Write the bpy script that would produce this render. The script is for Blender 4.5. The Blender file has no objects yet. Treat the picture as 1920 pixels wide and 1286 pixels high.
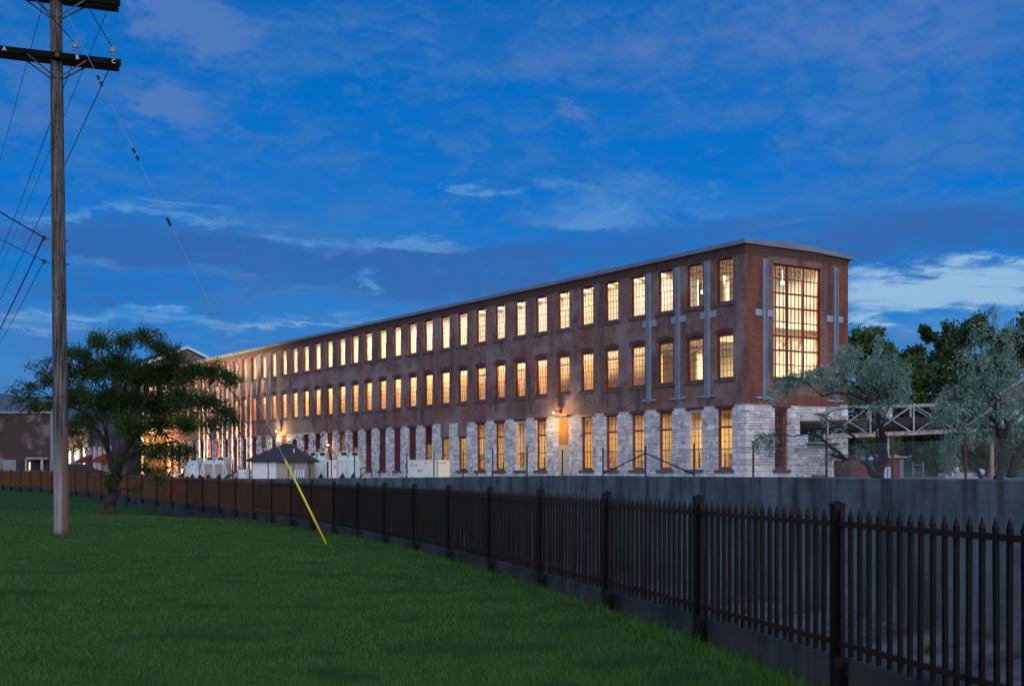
import bpy, bmesh, math, random
import numpy as np
from mathutils import Vector, Matrix
random.seed(7); RNG = np.random.default_rng(7)
SC = bpy.context.scene; COL = SC.collection
R = math.radians
F = 2400.0; HZ = 887.0; CX = 960.0     # 45 mm lens on 36 mm, horizon row of the shifted view

def at(px, py, Y):                      # a point at distance Y
    return Vector(((px-CX)/F*Y, Y, (HZ-py)/F*Y))

# ------------------------------------------------------------------ nodes
class NT:
    def __init__(s, tree): s.t = tree; tree.nodes.clear()
    def n(s, kind, **kw):
        x = s.t.nodes.new(kind)
        for k, v in kw.items(): setattr(x, k, v)
        return x
    def link(s, a, b): s.t.links.new(a, b)
    def put(s, sock, v):
        if v is None: return
        if hasattr(v, 'is_output'): s.link(v, sock)
        else:
            if isinstance(v, tuple) and len(v) == 3 and sock.type == 'RGBA': v = (*v, 1)
            sock.default_value = v
    def m(s, op, a, b=None, c=None, clamp=False):
        x = s.n('ShaderNodeMath', operation=op, use_clamp=clamp)
        for i, v in enumerate((a, b, c)): s.put(x.inputs[i], v)
        return x.outputs[0]
    def mix(s, f, a, b, blend='MIX'):
        x = s.n('ShaderNodeMix', data_type='RGBA', blend_type=blend)
        s.put(x.inputs[0], f); s.put(x.inputs[6], a); s.put(x.inputs[7], b)
        return x.outputs[2]
    def noise(s, vec, scale, detail=4, rough=0.55, dist=0.0):
        x = s.n('ShaderNodeTexNoise')
        s.put(x.inputs['Vector'], vec); x.inputs['Scale'].default_value = scale
        x.inputs['Detail'].default_value = detail; x.inputs['Roughness'].default_value = rough
        x.inputs['Distortion'].default_value = dist
        return x.outputs[0]
    def ramp(s, f, stops):
        x = s.n('ShaderNodeValToRGB'); e = x.color_ramp.elements
        while len(e) < len(stops): e.new(0.5)
        for i, (p, c) in enumerate(stops):
            e[i].position = p; e[i].color = (*c, 1) if len(c) == 3 else c
        s.put(x.inputs[0], f); return x.outputs[0]
    def step(s, v, a, b):
        x = s.n('ShaderNodeMapRange', interpolation_type='SMOOTHSTEP')
        s.put(x.inputs[0], v); x.inputs[1].default_value = a; x.inputs[2].default_value = b
        return x.outputs[0]
    def sep(s, v):
        x = s.n('ShaderNodeSeparateXYZ'); s.put(x.inputs[0], v); return x.outputs
    def comb(s, a, b, c=0.0):
        x = s.n('ShaderNodeCombineXYZ')
        for i, v in enumerate((a, b, c)): s.put(x.inputs[i], v)
        return x.outputs[0]
    def coord(s, which='Object'): return s.n('ShaderNodeTexCoord').outputs[which]
    def bump(s, h, strength, dist=0.02):
        x = s.n('ShaderNodeBump'); s.put(x.inputs['Height'], h)
        x.inputs['Strength'].default_value = strength; x.inputs['Distance'].default_value = dist
        return x.outputs[0]

def principled(name):
    m = bpy.data.materials.new(name); m.use_nodes = True
    g = NT(m.node_tree); p = g.n('ShaderNodeBsdfPrincipled'); o = g.n('ShaderNodeOutputMaterial')
    g.link(p.outputs[0], o.inputs[0]); return m, g, p

def simple(name, col, rough=0.6, metal=0.0, var=0.25, scale=3.0, stretch=(1, 1, 1), bump=0.0, spec=0.4, col2=None):
    m, g, p = principled(name)
    v = g.n('ShaderNodeMapping'); g.link(g.coord(), v.inputs[0]); v.inputs['Scale'].default_value = stretch
    n = g.noise(v.outputs[0], scale, 6, 0.6)
    c2 = col2 or tuple(min(1, c*(1+var)) for c in col)
    c1 = tuple(c*(1-var) for c in col)
    g.put(p.inputs['Base Color'], g.ramp(n, [(0.3, c1), (0.72, c2)]))
    p.inputs['Roughness'].default_value = rough; p.inputs['Metallic'].default_value = metal
    p.inputs['Specular IOR Level'].default_value = spec
    if bump: g.put(p.inputs['Normal'], g.bump(g.noise(v.outputs[0], scale*6, 4), bump))
    return m

def emit(name, col, strength):
    m, g, p = principled(name)
    p.inputs['Base Color'].default_value = (*col, 1)
    p.inputs['Emission Color'].default_value = (*col, 1); p.inputs['Emission Strength'].default_value = strength
    return m

def foliage(name, dark, light, rough=0.6, trans=0.35, scale=1.2, spec=0.25):
    m = bpy.data.materials.new(name); m.use_nodes = True; g = NT(m.node_tree)
    o = g.n('ShaderNodeOutputMaterial')
    isl = g.n('ShaderNodeNewGeometry').outputs['Random Per Island']
    c = g.mix(isl, dark, light)
    c = g.mix(g.step(g.noise(g.coord(), scale, 2), 0.35, 0.7), c, g.mix(0.5, c, light))
    d = g.n('ShaderNodeBsdfPrincipled'); g.put(d.inputs['Base Color'], c); d.inputs['Roughness'].default_value = rough
    d.inputs['Specular IOR Level'].default_value = spec
    t = g.n('ShaderNodeBsdfTranslucent'); g.put(t.inputs[0], c)
    x = g.n('ShaderNodeMixShader'); x.inputs[0].default_value = trans
    g.link(d.outputs[0], x.inputs[1]); g.link(t.outputs[0], x.inputs[2]); g.link(x.outputs[0], o.inputs[0])
    return m

M = {}
def brick(name, c1, c2, mortar, w=0.23, h=0.082, dark=1.0, patches=True):
    m, g, p = principled(name)
    X, Y, Z = g.sep(g.coord())
    u = g.m('ADD', X, Y); uv = g.comb(u, Z)
    b = g.n('ShaderNodeTexBrick'); g.link(uv, b.inputs['Vector'])
    g.put(b.inputs['Color1'], c1); g.put(b.inputs['Color2'], c2); g.put(b.inputs['Mortar'], mortar)
    for k, v in (('Scale', 1.0), ('Mortar Size', 0.011), ('Mortar Smooth', 0.3), ('Bias', 0.0), ('Brick Width', w), ('Row Height', h)):
        b.inputs[k].default_value = v
    c = b.outputs[0]
    n1 = g.noise(uv, 0.22, 6, 0.6); n2 = g.noise(g.comb(g.m('MULTIPLY', u, 1.3), g.m('MULTIPLY', Z, 0.28)), 0.9, 5, 0.65)
    c = g.mix(g.step(n2, 0.44, 0.64), c, g.mix(0.68, c, (0.05, 0.04, 0.042)))                    # soot runs
    if patches:
        c = g.mix(g.m('MULTIPLY', g.step(n1, 0.50, 0.58), 0.5), c, (0.38, 0.31, 0.31))             # pale bloom
        n3 = g.noise(uv, 0.33, 3, 0.5, 0.4)
        c = g.mix(g.m('MULTIPLY', g.step(n3, 0.57, 0.65), 0.5), c, (0.30, 0.09, 0.07))            # newer red repairs
    c = g.mix(g.m('MULTIPLY', g.noise(g.comb(g.m('MULTIPLY', u, 4.0), g.m('MULTIPLY', Z, 12.0)), 1.0, 3, 0.7), 0.55), c, (0.05, 0.03, 0.03))
    g.put(p.inputs['Base Color'], c); p.inputs['Roughness'].default_value = 0.85
    p.inputs['Specular IOR Level'].default_value = 0.2
    g.put(p.inputs['Normal'], g.bump(b.outputs['Fac'], -0.5, 0.012))
    return m

def stone(name, c1, c2, mortar, stain):
    m, g, p = principled(name)
    X, Y, Z = g.sep(g.coord())
    u = g.m('ADD', X, Y)
    wob = g.noise(g.comb(u, Z), 1.6, 2)
    uv = g.comb(g.m('MULTIPLY_ADD', wob, 0.10, u), g.m('MULTIPLY_ADD', wob, 0.06, Z))
    def bk(w, h, off):
        b = g.n('ShaderNodeTexBrick'); g.link(uv, b.inputs['Vector']); b.offset = off
        g.put(b.inputs['Color1'], c1); g.put(b.inputs['Color2'], c2); g.put(b.inputs['Mortar'], mortar)
        for k, v in (('Scale', 1.0), ('Mortar Size', 0.010), ('Mortar Smooth', 0.2), ('Bias', -0.1), ('Brick Width', w), ('Row Height', h)):
            b.inputs[k].default_value = v
        return b
    a = bk(0.66, 0.31, 0.37); b = bk(0.43, 0.155, 0.61)
    vor = g.n('ShaderNodeTexVoronoi'); g.link(uv, vor.inputs['Vector']); vor.inputs['Scale'].default_value = 1.1
    sel = g.m('GREATER_THAN', g.sep(vor.outputs['Color'])[0], 0.5)
    c = g.mix(sel, a.outputs[0], b.outputs[0])
    tint = g.noise(uv, 1.7, 2)
    c = g.mix(g.m('MULTIPLY', g.step(tint, 0.45, 0.65), 0.45), c, (0.42, 0.33, 0.30))
    c = g.mix(g.m('MULTIPLY', g.step(g.noise(uv, 2.3, 5, 0.7), 0.54, 0.66), 0.75), c, (0.10, 0.10, 0.115))
    # black crust where the old paint has flaked, only along the older bays
    far = g.step(Y, 40.0, 52.0)
    k = g.m('MULTIPLY', g.step(g.noise(uv, 1.9, 5, 0.75), 0.5, 0.56), far)
    c = g.mix(g.m('MULTIPLY', k, stain), c, (0.05, 0.055, 0.07))
    h = g.m('MULTIPLY_ADD', g.noise(uv, 7.0, 5, 0.65), 0.6, g.m('MULTIPLY', g.mix(sel, a.outputs['Fac'], b.outputs['Fac']), -1.0))
    g.put(p.inputs['Base Color'], c); p.inputs['Roughness'].default_value = 0.85
    g.put(p.inputs['Normal'], g.bump(h, 0.9, 0.05)); p.inputs['Specular IOR Level'].default_value = 0.2
    return m

M['brick'] = brick('aged_brick', (0.28, 0.105, 0.078), (0.095, 0.045, 0.042), (0.38, 0.32, 0.31))
M['brick_end'] = brick('red_brick', (0.34, 0.085, 0.048), (0.20, 0.055, 0.036), (0.22, 0.13, 0.10), patches=False)
M['brick_pale'] = brick('reworked_brick', (0.30, 0.10, 0.07), (0.19, 0.07, 0.055), (0.40, 0.33, 0.3), w=0.2, patches=False)
M['brick_dark'] = brick('dark_brick', (0.055, 0.036, 0.036), (0.034, 0.025, 0.027), (0.07, 0.06, 0.062))
M['stone'] = stone('pale_ashlar', (0.80, 0.77, 0.76), (0.42, 0.41, 0.44), (0.2, 0.19, 0.19), 0.9)
M['arch'] = simple('arch_brick', (0.09, 0.045, 0.038), 0.85, var=0.4, scale=6)
M['maroon'] = simple('maroon_paint', (0.11, 0.018, 0.02), 0.5, var=0.25, scale=1.5)
M['frame_red'] = simple('red_brown_frame', (0.15, 0.028, 0.016), 0.45, var=0.3, scale=2)
M['white_paint'] = simple('white_paint', (0.62, 0.6, 0.64), 0.5, var=0.12)
M['sill'] = simple('dark_sill_stone', (0.08, 0.075, 0.075), 0.8, var=0.4, scale=4, bump=0.3)
M['cap'] = simple('cap_metal', (0.20, 0.21, 0.25), 0.45, 0.3, var=0.2, scale=0.6)
M['steel'] = simple('galvanised_steel', (0.30, 0.34, 0.42), 0.42, 0.25, var=0.18, scale=1.2)
M['plaster'] = simple('white_plaster', (0.72, 0.68, 0.6), 0.8, var=0.06)
M['joist'] = simple('timber_joist', (0.5, 0.42, 0.30), 0.7, var=0.25)
M['floor_wood'] = simple('floor_boards', (0.35, 0.22, 0.11), 0.5, var=0.25, stretch=(1, 6, 1))
M['door_orange'] = simple('varnished_door', (0.5, 0.2, 0.035), 0.4, var=0.2, stretch=(8, 8, 0.6), scale=2)
M['metal_door'] = simple('beige_metal_door', (0.5, 0.44, 0.33), 0.5, var=0.1)
M['roof_dark'] = simple('dark_shingles', (0.028, 0.03, 0.042), 0.9, var=0.4, scale=8, bump=0.3)
M['unit'] = simple('grey_green_steel', (0.50, 0.60, 0.62), 0.5, 0.0, var=0.12, scale=0.9)
M['unit_in'] = simple('beige_duct', (0.2, 0.18, 0.14), 0.7, var=0.2)  # dark beige plates in the hood mouths
M['tan'] = simple('tan_panel', (0.31, 0.27, 0.23), 0.6, var=0.12)
M['gen'] = simple('generator_paint', (0.5, 0.53, 0.52), 0.45, var=0.06)
M['gen_end'] = simple('generator_lit_cream', (0.78, 0.68, 0.5), 0.45, var=0.05)  # generator end face, its warm light put into the colour
M['dark'] = simple('dark_steel', (0.02, 0.018, 0.018), 0.5, 0.3, var=0.3)
M['rust'] = simple('rusty_post', (0.10, 0.04, 0.022), 0.8, var=0.5, scale=10, stretch=(1, 1, 0.3))
M['wire'] = simple('galvanised_wire', (0.22, 0.22, 0.23), 0.5, 0.5, var=0.2)
M['black'] = simple('black_cable', (0.008, 0.008, 0.01), 0.6, var=0.2)
M['arm'] = simple('creosoted_timber', (0.006, 0.005, 0.005), 0.9, var=0.4, spec=.1, stretch=(1, 1, 4))
M['porcelain'] = simple('grey_porcelain', (0.30, 0.28, 0.33), 0.2, var=0.1)
M['strap'] = simple('zinc_strap', (0.06, 0.06, 0.075), 0.5, 0.6, var=0.2)
M['guy'] = simple('guy_strand', (0.25, 0.24, 0.27), 0.45, 0.4, var=0.1)
M['yellow'] = simple('yellow_plastic', (0.72, 0.56, 0.02), 0.4, var=0.06, scale=1)
M['letters'] = simple('painted_letter', (0.75, 0.75, 0.78), 0.6, var=0.05)
M['truss'] = simple('flaking_white_steel', (0.26, 0.25, 0.25), 0.6, var=0.4, scale=9, col2=(0.46, 0.47, 0.49))
M['truss_rust'] = simple('flaking_chord', (0.26, 0.10, 0.06), 0.8, scale=7, stretch=(1, 1, 1), col2=(0.55, 0.55, 0.57), var=0.5)
M['pipe'] = simple('lagged_pipe', (0.02, 0.016, 0.018), 0.7, var=0.4, scale=2, stretch=(12, 1, 1))
M['asphalt'] = simple('yard_gravel', (0.10, 0.10, 0.105), 0.95, var=0.4, scale=2.5, bump=0.4)
M['bark'] = simple('dark_bark', (0.028, 0.022, 0.019), 0.9, var=0.5, scale=14, stretch=(1, 1, 0.25), bump=0.6)
M['bark_grey'] = simple('grey_bark', (0.018, 0.016, 0.018), 0.9, var=0.5, scale=14, stretch=(1, 1, 0.25), bump=0.6)
M['wood_lit'] = simple('peeled_post', (0.4, 0.3, 0.2), 0.8, var=0.4, scale=6, stretch=(1, 1, .3))
M['apple'] = foliage('apple_leaf', (0.010, 0.030, 0.008), (0.062, 0.115, 0.028), spec=.12)
M['olive'] = foliage('silver_leaf', (0.032, 0.088, 0.062), (0.32, 0.48, 0.385), trans=0.25, spec=.15)
M['tree_dark'] = foliage('woodland_leaf', (0.018, 0.045, 0.022), (0.085, 0.15, 0.065))
M['tree_mid'] = foliage('broad_leaf', (0.035, 0.08, 0.022), (0.12, 0.20, 0.06))
M['bush'] = foliage('bush_leaf', (0.045, 0.085, 0.018), (0.14, 0.18, 0.04))
def grass_mat():
    m = bpy.data.materials.new('grass_blade'); m.use_nodes = True; g = NT(m.node_tree); o = g.n('ShaderNodeOutputMaterial')
    isl = g.n('ShaderNodeNewGeometry').outputs['Random Per Island']; co = g.coord()
    c = g.ramp(isl, [(0.0, (0.026, 0.064, 0.016)), (0.5, (0.074, 0.175, 0.036)), (0.88, (0.14, 0.27, 0.056)), (1.0, (0.20, 0.21, 0.09))])
    c = g.mix(g.m('MULTIPLY', g.step(g.noise(co, 0.45, 4, .6), .45, .68), .55), c, (0.088, 0.150, 0.036))
    c = g.mix(g.m('MULTIPLY', g.step(g.noise(co, 1.3, 4, .65), .48, .66), .6), c, (0.009, 0.052, 0.018))
    c = g.mix(g.m('MULTIPLY', g.step(g.noise(co, 0.16, 3, .6), .55, .68), .45), c, (0.115, 0.145, 0.050))
    d = g.n('ShaderNodeBsdfDiffuse'); g.put(d.inputs[0], c); t = g.n('ShaderNodeBsdfTranslucent'); g.put(t.inputs[0], c)
    x = g.n('ShaderNodeMixShader'); x.inputs[0].default_value = .3
    g.link(d.outputs[0], x.inputs[1]); g.link(t.outputs[0], x.inputs[2]); g.link(x.outputs[0], o.inputs[0]); return m
M['grass'] = grass_mat()
M['shed_red'] = simple('red_shed', (0.10, 0.03, 0.03), 0.7, var=0.4, scale=3)
M['barrel'] = simple('blue_white_drum', (0.40, 0.5, 0.6), 0.4, var=0.1)

def lawn_mat():
    m, g, p = principled('mown_turf')
    co = g.coord(); X, Y, Z = g.sep(co)
    stripe = g.m('SINE', g.m('MULTIPLY_ADD', g.noise(co, 0.15, 2), 2.2, g.m('ADD', g.m('MULTIPLY', X, 0.55), g.m('MULTIPLY', Y, 1.15))))
    n = g.noise(co, 0.6, 5, 0.6); f = g.noise(co, 18, 4, 0.7)
    c = g.ramp(f, [(0.3, (0.016, 0.048, 0.014)), (0.7, (0.05, 0.12, 0.032))])
    c = g.mix(g.m('MULTIPLY', g.step(n, 0.4, 0.7), 0.35), c, (0.06, 0.10, 0.028))
    c = g.mix(g.m('MULTIPLY', g.step(stripe, -0.4, 0.8), 0.22), c, (0.010, 0.05, 0.012))
    g.put(p.inputs['Base Color'], c); p.inputs['Roughness'].default_value = 0.8
    p.inputs['Specular IOR Level'].default_value = 0.02
    g.put(p.inputs['Normal'], g.bump(f, 0.8, 0.04)); return m
M['lawn'] = lawn_mat()

def concrete(name, base, top_stain=True, boards=0.0, low=0.0):
    m, g, p = principled(name); co = g.coord(); X, Y, Z = g.sep(co)
    u = g.m('SUBTRACT', Y, X)
    n = g.noise(co, 0.7, 6, 0.65); f = g.noise(co, 9, 4, 0.7)
    c = g.ramp(n, [(0.3, tuple(b*0.45 for b in base)), (0.7, tuple(b*1.3 for b in base))])
    c = g.mix(g.m('MULTIPLY', f, 0.35), c, tuple(b*0.45 for b in base))
    runs = g.noise(g.comb(g.m('MULTIPLY', u, 1.1), g.m('MULTIPLY', Z, 0.10)), 1.0, 4, 0.7)
    c = g.mix(g.m('MULTIPLY', g.step(runs, 0.46, 0.62), 0.85), c, tuple(b*0.2 for b in base))        # damp runs
    h = f
    if boards:
        w = g.m('FRACT', g.m('MULTIPLY_ADD', g.noise(co, 1.2, 2), 0.03, g.m('DIVIDE', Z, boards)))
        line = g.m('GREATER_THAN', w, 0.9)
        c = g.mix(g.m('MULTIPLY', line, 0.35), c, tuple(b*0.35 for b in base))
        j = g.m('LESS_THAN', g.m('FRACT', g.m('DIVIDE', u, 6.1)), 0.006)
        c = g.mix(g.m('MULTIPLY', j, 0.8), c, tuple(b*0.2 for b in base))
        # algae band rising unevenly from the channel bed
        zz = g.m('MULTIPLY_ADD', g.noise(g.comb(u, 0.0), 0.35, 3), 1.3, low)
        k = g.m('SUBTRACT', 1.0, g.step(g.m('SUBTRACT', Z, zz), -0.25, 0.5))
        c = g.mix(g.m('MULTIPLY', k, 0.75), c, (0.012, 0.014, 0.012))
        h = g.m('MULTIPLY_ADD', line, -0.6, f)
    g.put(p.inputs['Base Color'], c); p.inputs['Roughness'].default_value = 0.8
    g.put(p.inputs['Normal'], g.bump(h, 0.5, 0.02)); p.inputs['Specular IOR Level'].default_value = 0.3
    return m
M['conc'] = concrete('weathered_concrete', (0.115, 0.15, 0.165), boards=0.19, low=-4.25)
M['curb'] = concrete('old_curb_concrete', (0.05, 0.05, 0.05))
M['bed'] = concrete('channel_bed', (0.13, 0.14, 0.15))

def bronze(nm, lo, hi):
    m, g, p = principled(nm)
    n = g.noise(g.coord(), 3.0, 5, 0.6)
    g.put(p.inputs['Base Color'], g.ramp(n, [(0.3, lo), (0.7, hi)]))
    p.inputs['Roughness'].default_value = 0.45; p.inputs['Specular IOR Level'].default_value = 0.12
    return m
M['bronze'] = bronze('bronze_powder_coat', (0.003, 0.0025, 0.003), (0.008, 0.005, 0.005))
M['bronze_mid'] = bronze('warm_lit_bronze', (0.016, 0.008, 0.005), (0.03, 0.013, 0.008))  # near rails: warm light along them is put into the colour
for q_ in range(7):  # picket colours stepping browner: lamp light on the far panels painted in
    a_ = q_/6.0; M['bronze%d' % q_] = bronze('lamp_warmed_bronze', tuple(x*(1-a_)+y*a_ for x, y in zip((0.003, 0.0025, 0.003), (0.075, 0.030, 0.010))), tuple(x*(1-a_)+y*a_ for x, y in zip((0.008, 0.005, 0.005), (0.15, 0.060, 0.020))))
M['bronze_lamplit'] = bronze('lamplit_brown_coat', (0.085, 0.033, 0.011), (0.17, 0.068, 0.022))  # far rails, with the lamp warmth painted into the colour

def pole_mat():
    m, g, p = principled('weathered_pole'); co = g.coord(); X, Y, Z = g.sep(co)
    v = g.comb(g.m('MULTIPLY', X, 15.0), g.m('MULTIPLY', Y, 15.0), g.m('MULTIPLY', Z, 0.6))
    n = g.noise(v, 1.6, 7, 0.7)
    c = g.ramp(n, [(0.40, (0.010, 0.008, 0.009)), (0.5, (0.062, 0.052, 0.052)), (0.60, (0.17, 0.15, 0.15))])
    blotch = g.noise(g.comb(g.m('MULTIPLY', X, 3.0), g.m('MULTIPLY', Y, 3.0), g.m('MULTIPLY', Z, 0.5)), 1.5, 4, 0.6)
    c = g.mix(g.m('MULTIPLY', g.step(blotch, 0.5, 0.7), 0.5), c, (0.06, 0.04, 0.035))
    low = g.m('SUBTRACT', 1.0, g.step(g.m('MULTIPLY_ADD', n, 1.6, Z), 1.6, 3.4))      # paler butt of the pole
    c = g.mix(g.m('MULTIPLY', low, 0.7), c, g.ramp(n, [(0.35, (0.2, 0.18, 0.185)), (0.7, (0.42, 0.39, 0.4))]))
    band = g.m('MULTIPLY', g.step(g.m('MULTIPLY_ADD', n, 0.09, X), 0.08, 0.13), g.m('SUBTRACT', 1.0, g.step(Z, 1.7, 2.6)))
    c = g.mix(g.m('MULTIPLY', band, 0.85), c, (0.16, 0.07, 0.035))                     # shaved rusty-brown strip
    g.put(p.inputs['Base Color'], c); p.inputs['Roughness'].default_value = 0.9
    g.put(p.inputs['Normal'], g.bump(n, 0.9, 0.02)); return m
M['pole'] = pole_mat()

def glass(name, tint=(1, 1, 1)):
    m = bpy.data.materials.new(name); m.use_nodes = True; g = NT(m.node_tree); o = g.n('ShaderNodeOutputMaterial')
    t = g.n('ShaderNodeBsdfTransparent'); t.inputs[0].default_value = (*tint, 1)
    s = g.n('ShaderNodeBsdfGlossy'); s.inputs['Roughness'].default_value = 0.03
    f = g.n('ShaderNodeFresnel'); f.inputs[0].default_value = 1.45
    x = g.n('ShaderNodeMixShader'); g.link(f.outputs[0], x.inputs[0]); g.link(t.outputs[0], x.inputs[1]); g.link(s.outputs[0], x.inputs[2])
    g.link(x.outputs[0], o.inputs[0]); return m
M['glass'] = glass('old_window_glass', (0.93, 0.92, 0.88))

def partition_mat():
    m, g, p = principled('partition_panels'); X, Y, Z = g.sep(g.coord())
    def cells(w, seed):
        wn = g.n('ShaderNodeTexWhiteNoise', noise_dimensions='2D')
        g.link(g.comb(g.m('FLOOR', g.m('DIVIDE', Y, w)), seed), wn.inputs['Vector']); return wn.outputs['Value']
    bay = cells(5.2, 3.1); slat = cells(0.21, 7.7); top = cells(2.48, 9.0)
    c = g.ramp(bay, [(0.0, (0.62, 0.42, 0.26)), (0.35, (0.72, 0.5, 0.38)), (0.6, (0.66, 0.52, 0.26)), (0.85, (0.78, 0.7, 0.58))])
    c = g.mix(g.m('MULTIPLY', slat, 0.6), c, (0.30, 0.19, 0.12))
    light = g.m('MULTIPLY', g.m('GREATER_THAN', Z, 7.0), g.m('GREATER_THAN', top, 0.45))
    c = g.mix(light, c, (0.8, 0.76, 0.66))
    g.put(p.inputs['Base Color'], c); p.inputs['Roughness'].default_value = 0.8; return m
M['panels'] = partition_mat()
def blinds_mat():
    m, g, p = principled('pale_partition'); X, Y, Z = g.sep(g.coord())
    wn = g.n('ShaderNodeTexWhiteNoise', noise_dimensions='2D')
    g.link(g.comb(g.m('FLOOR', g.m('DIVIDE', Y, 0.31)), 2.0), wn.inputs['Vector'])
    g.put(p.inputs['Base Color'], g.mix(g.m('MULTIPLY', wn.outputs['Value'], 0.4), (0.82, 0.78, 0.68), (0.6, 0.5, 0.36)))
    p.inputs['Roughness'].default_value = 0.8; return m
M['blinds'] = blinds_mat()
M['lamp'] = emit('lamp_glow', (1.0, 0.72, 0.34), 60)
M['lamp_soft'] = emit('pendant_glow', (1.0, 0.86, 0.6), 14)
M['interior_lit'] = emit('lit_room', (1.0, 0.72, 0.35), 0.8)

# ------------------------------------------------------------------ mesh building
class MB:
    def __init__(s): s.v = []; s.f = []; s.mi = []
    def add(s, vs, fs, mi=0):
        o = len(s.v); s.v += [tuple(v) for v in vs]
        for f in fs: s.f.append(tuple(i+o for i in f)); s.mi.append(mi)
        return s
    def box(s, lo, hi, mi=0):
        (a, b, c), (d, e, f) = lo, hi
        return s.add([(a,b,c),(d,b,c),(d,e,c),(a,e,c),(a,b,f),(d,b,f),(d,e,f),(a,e,f)],
                     [(0,3,2,1),(4,5,6,7),(0,1,5,4),(1,2,6,5),(2,3,7,6),(3,0,4,7)], mi)
    def bar(s, p, q, w, h, up=(0, 0, 1), mi=0):
        p, q = Vector(p), Vector(q); d = (q-p).normalized(); up = Vector(up)
        if abs(d.dot(up)) > 0.98: up = Vector((0, 1, 0))
        a = d.cross(up).normalized()*w/2; b = a.normalized().cross(d).normalized()*h/2
        vs = [p-a-b, p+a-b, p+a+b, p-a+b, q-a-b, q+a-b, q+a+b, q-a+b]
        return s.add(vs, [(0,1,2,3),(7,6,5,4),(0,4,5,1),(1,5,6,2),(2,6,7,3),(3,7,4,0)], mi)
    def tube(s, pts, rad, sides=8, mi=0, cap=True):
        pts = [Vector(p) for p in pts]; n = len(pts)
        if not hasattr(rad, '__len__'): rad = [rad]*n
        vs = []; ref = Vector((0.31, 0.77, 0.55))
        for i, p in enumerate(pts):
            d = (pts[min(i+1, n-1)]-pts[max(i-1, 0)]).normalized()
            a = d.cross(ref)
            if a.length < 0.1: a = d.cross(Vector((1, 0, 0)))
            a.normalize(); b = d.cross(a)
            for k in range(sides):
                t = 2*math.pi*k/sides; vs.append(p+(a*math.cos(t)+b*math.sin(t))*rad[i])
        fs = [(i*sides+k, i*sides+(k+1) % sides, (i+1)*sides+(k+1) % sides, (i+1)*sides+k) for i in range(n-1) for k in range(sides)]
        if cap: fs += [tuple(range(sides))[::-1], tuple((n-1)*sides+k for k in range(sides))]
        return s.add(vs, fs, mi)
    def prism(s, poly, d, mi=0):           # poly: 3-D points in one plane, extruded by vector d
        n = len(poly); d = Vector(d); vs = [Vector(p) for p in poly]; vs += [v+d for v in vs]
        fs = [tuple(range(n)), tuple(range(2*n-1, n-1, -1))] + [(i, n+i, n+(i+1) % n, (i+1) % n) for i in range(n)]
        return s.add(vs, fs, mi)
    def lathe(s, prof, c=(0, 0, 0), sides=14, mi=0):
        c = Vector(c); vs = []; n = len(prof)
        for r, z in prof:
            for k in range(sides):
                t = 2*math.pi*k/sides; vs.append((c.x+r*math.cos(t), c.y+r*math.sin(t), c.z+z))
        fs = [(i*sides+k, i*sides+(k+1) % sides, (i+1)*sides+(k+1) % sides, (i+1)*sides+k) for i in range(n-1) for k in range(sides)]
        return s.add(vs, fs, mi)
    def build(s, name, mats, parent=None, world=False, smooth=False, loc=None, rotz=0):
        me = bpy.data.meshes.new(name); me.from_pydata(s.v, [], s.f)
        for m in (mats if isinstance(mats, (list, tuple)) else [mats]): me.materials.append(M[m] if isinstance(m, str) else m)
        if any(s.mi): me.polygons.foreach_set('material_index', s.mi)
        if smooth: me.polygons.foreach_set('use_smooth', [True]*len(s.f))
        return link(name, me, parent, world, loc, rotz)
def link(name, me, parent=None, world=False, loc=None, rotz=0):
    o = bpy.data.objects.new(name, me); COL.objects.link(o)
    if parent is not None:
        o.parent = parent
        if world:                                      # vertices were given in world space
            me.transform(world_of(parent).inverted())
    if loc is not None: o.location = loc
    if rotz: o.rotation_euler = (0, 0, rotz)
    return o
def world_of(o):
    m = Matrix.Translation(o.location) @ o.rotation_euler.to_matrix().to_4x4()
    return world_of(o.parent) @ m if o.parent else m
def tag(o, label=None, cat=None, group=None, kind=None):
    if label: o['label'] = label
    if cat: o['category'] = cat
    if group: o['group'] = group
    if kind: o['kind'] = kind
    return o
def empty(name, loc, rz=0.0):
    o = bpy.data.objects.new(name, None); COL.objects.link(o)
    o.empty_display_size = 0.2; o.location = loc; o.rotation_euler = (0, 0, rz); return o
def copy_tree(o, parent=None):
    c = o.copy(); COL.objects.link(c)
    if parent is not None: c.parent = parent
    for ch in list(o.children): copy_tree(ch, c)
    return c
def text(name, body, size, matrix, mat, parent, depth=0.004):
    cu = bpy.data.curves.new(name, 'FONT'); cu.body = body; cu.size = size; cu.extrude = depth
    cu.align_x = 'CENTER'; cu.align_y = 'CENTER'; cu.materials.append(M[mat])
    tmp = bpy.data.objects.new(name, cu); me = bpy.data.meshes.new_from_object(tmp); me.name = name; bpy.data.objects.remove(tmp); bpy.data.curves.remove(cu)
    if not me.materials: me.materials.append(M[mat])
    o = bpy.data.objects.new(name, me); COL.objects.link(o); o.parent = parent
    o.matrix_local = matrix; return o
def light(kind, name, loc, energy, color, size=0.1, size_y=None, rot=None, parent=None, spot=None):
    d = bpy.data.lights.new(name, kind); d.energy = energy; d.color = color
    if kind == 'AREA':
        d.size = size
        if size_y: d.shape = 'RECTANGLE'; d.size_y = size_y
    elif kind != 'SUN': d.shadow_soft_size = size
    if spot: d.spot_size = spot; d.spot_blend = 0.6
    o = bpy.data.objects.new(name, d); COL.objects.link(o); o.location = loc
    if rot: o.rotation_euler = rot
    if parent: o.parent = parent
    return o
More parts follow.
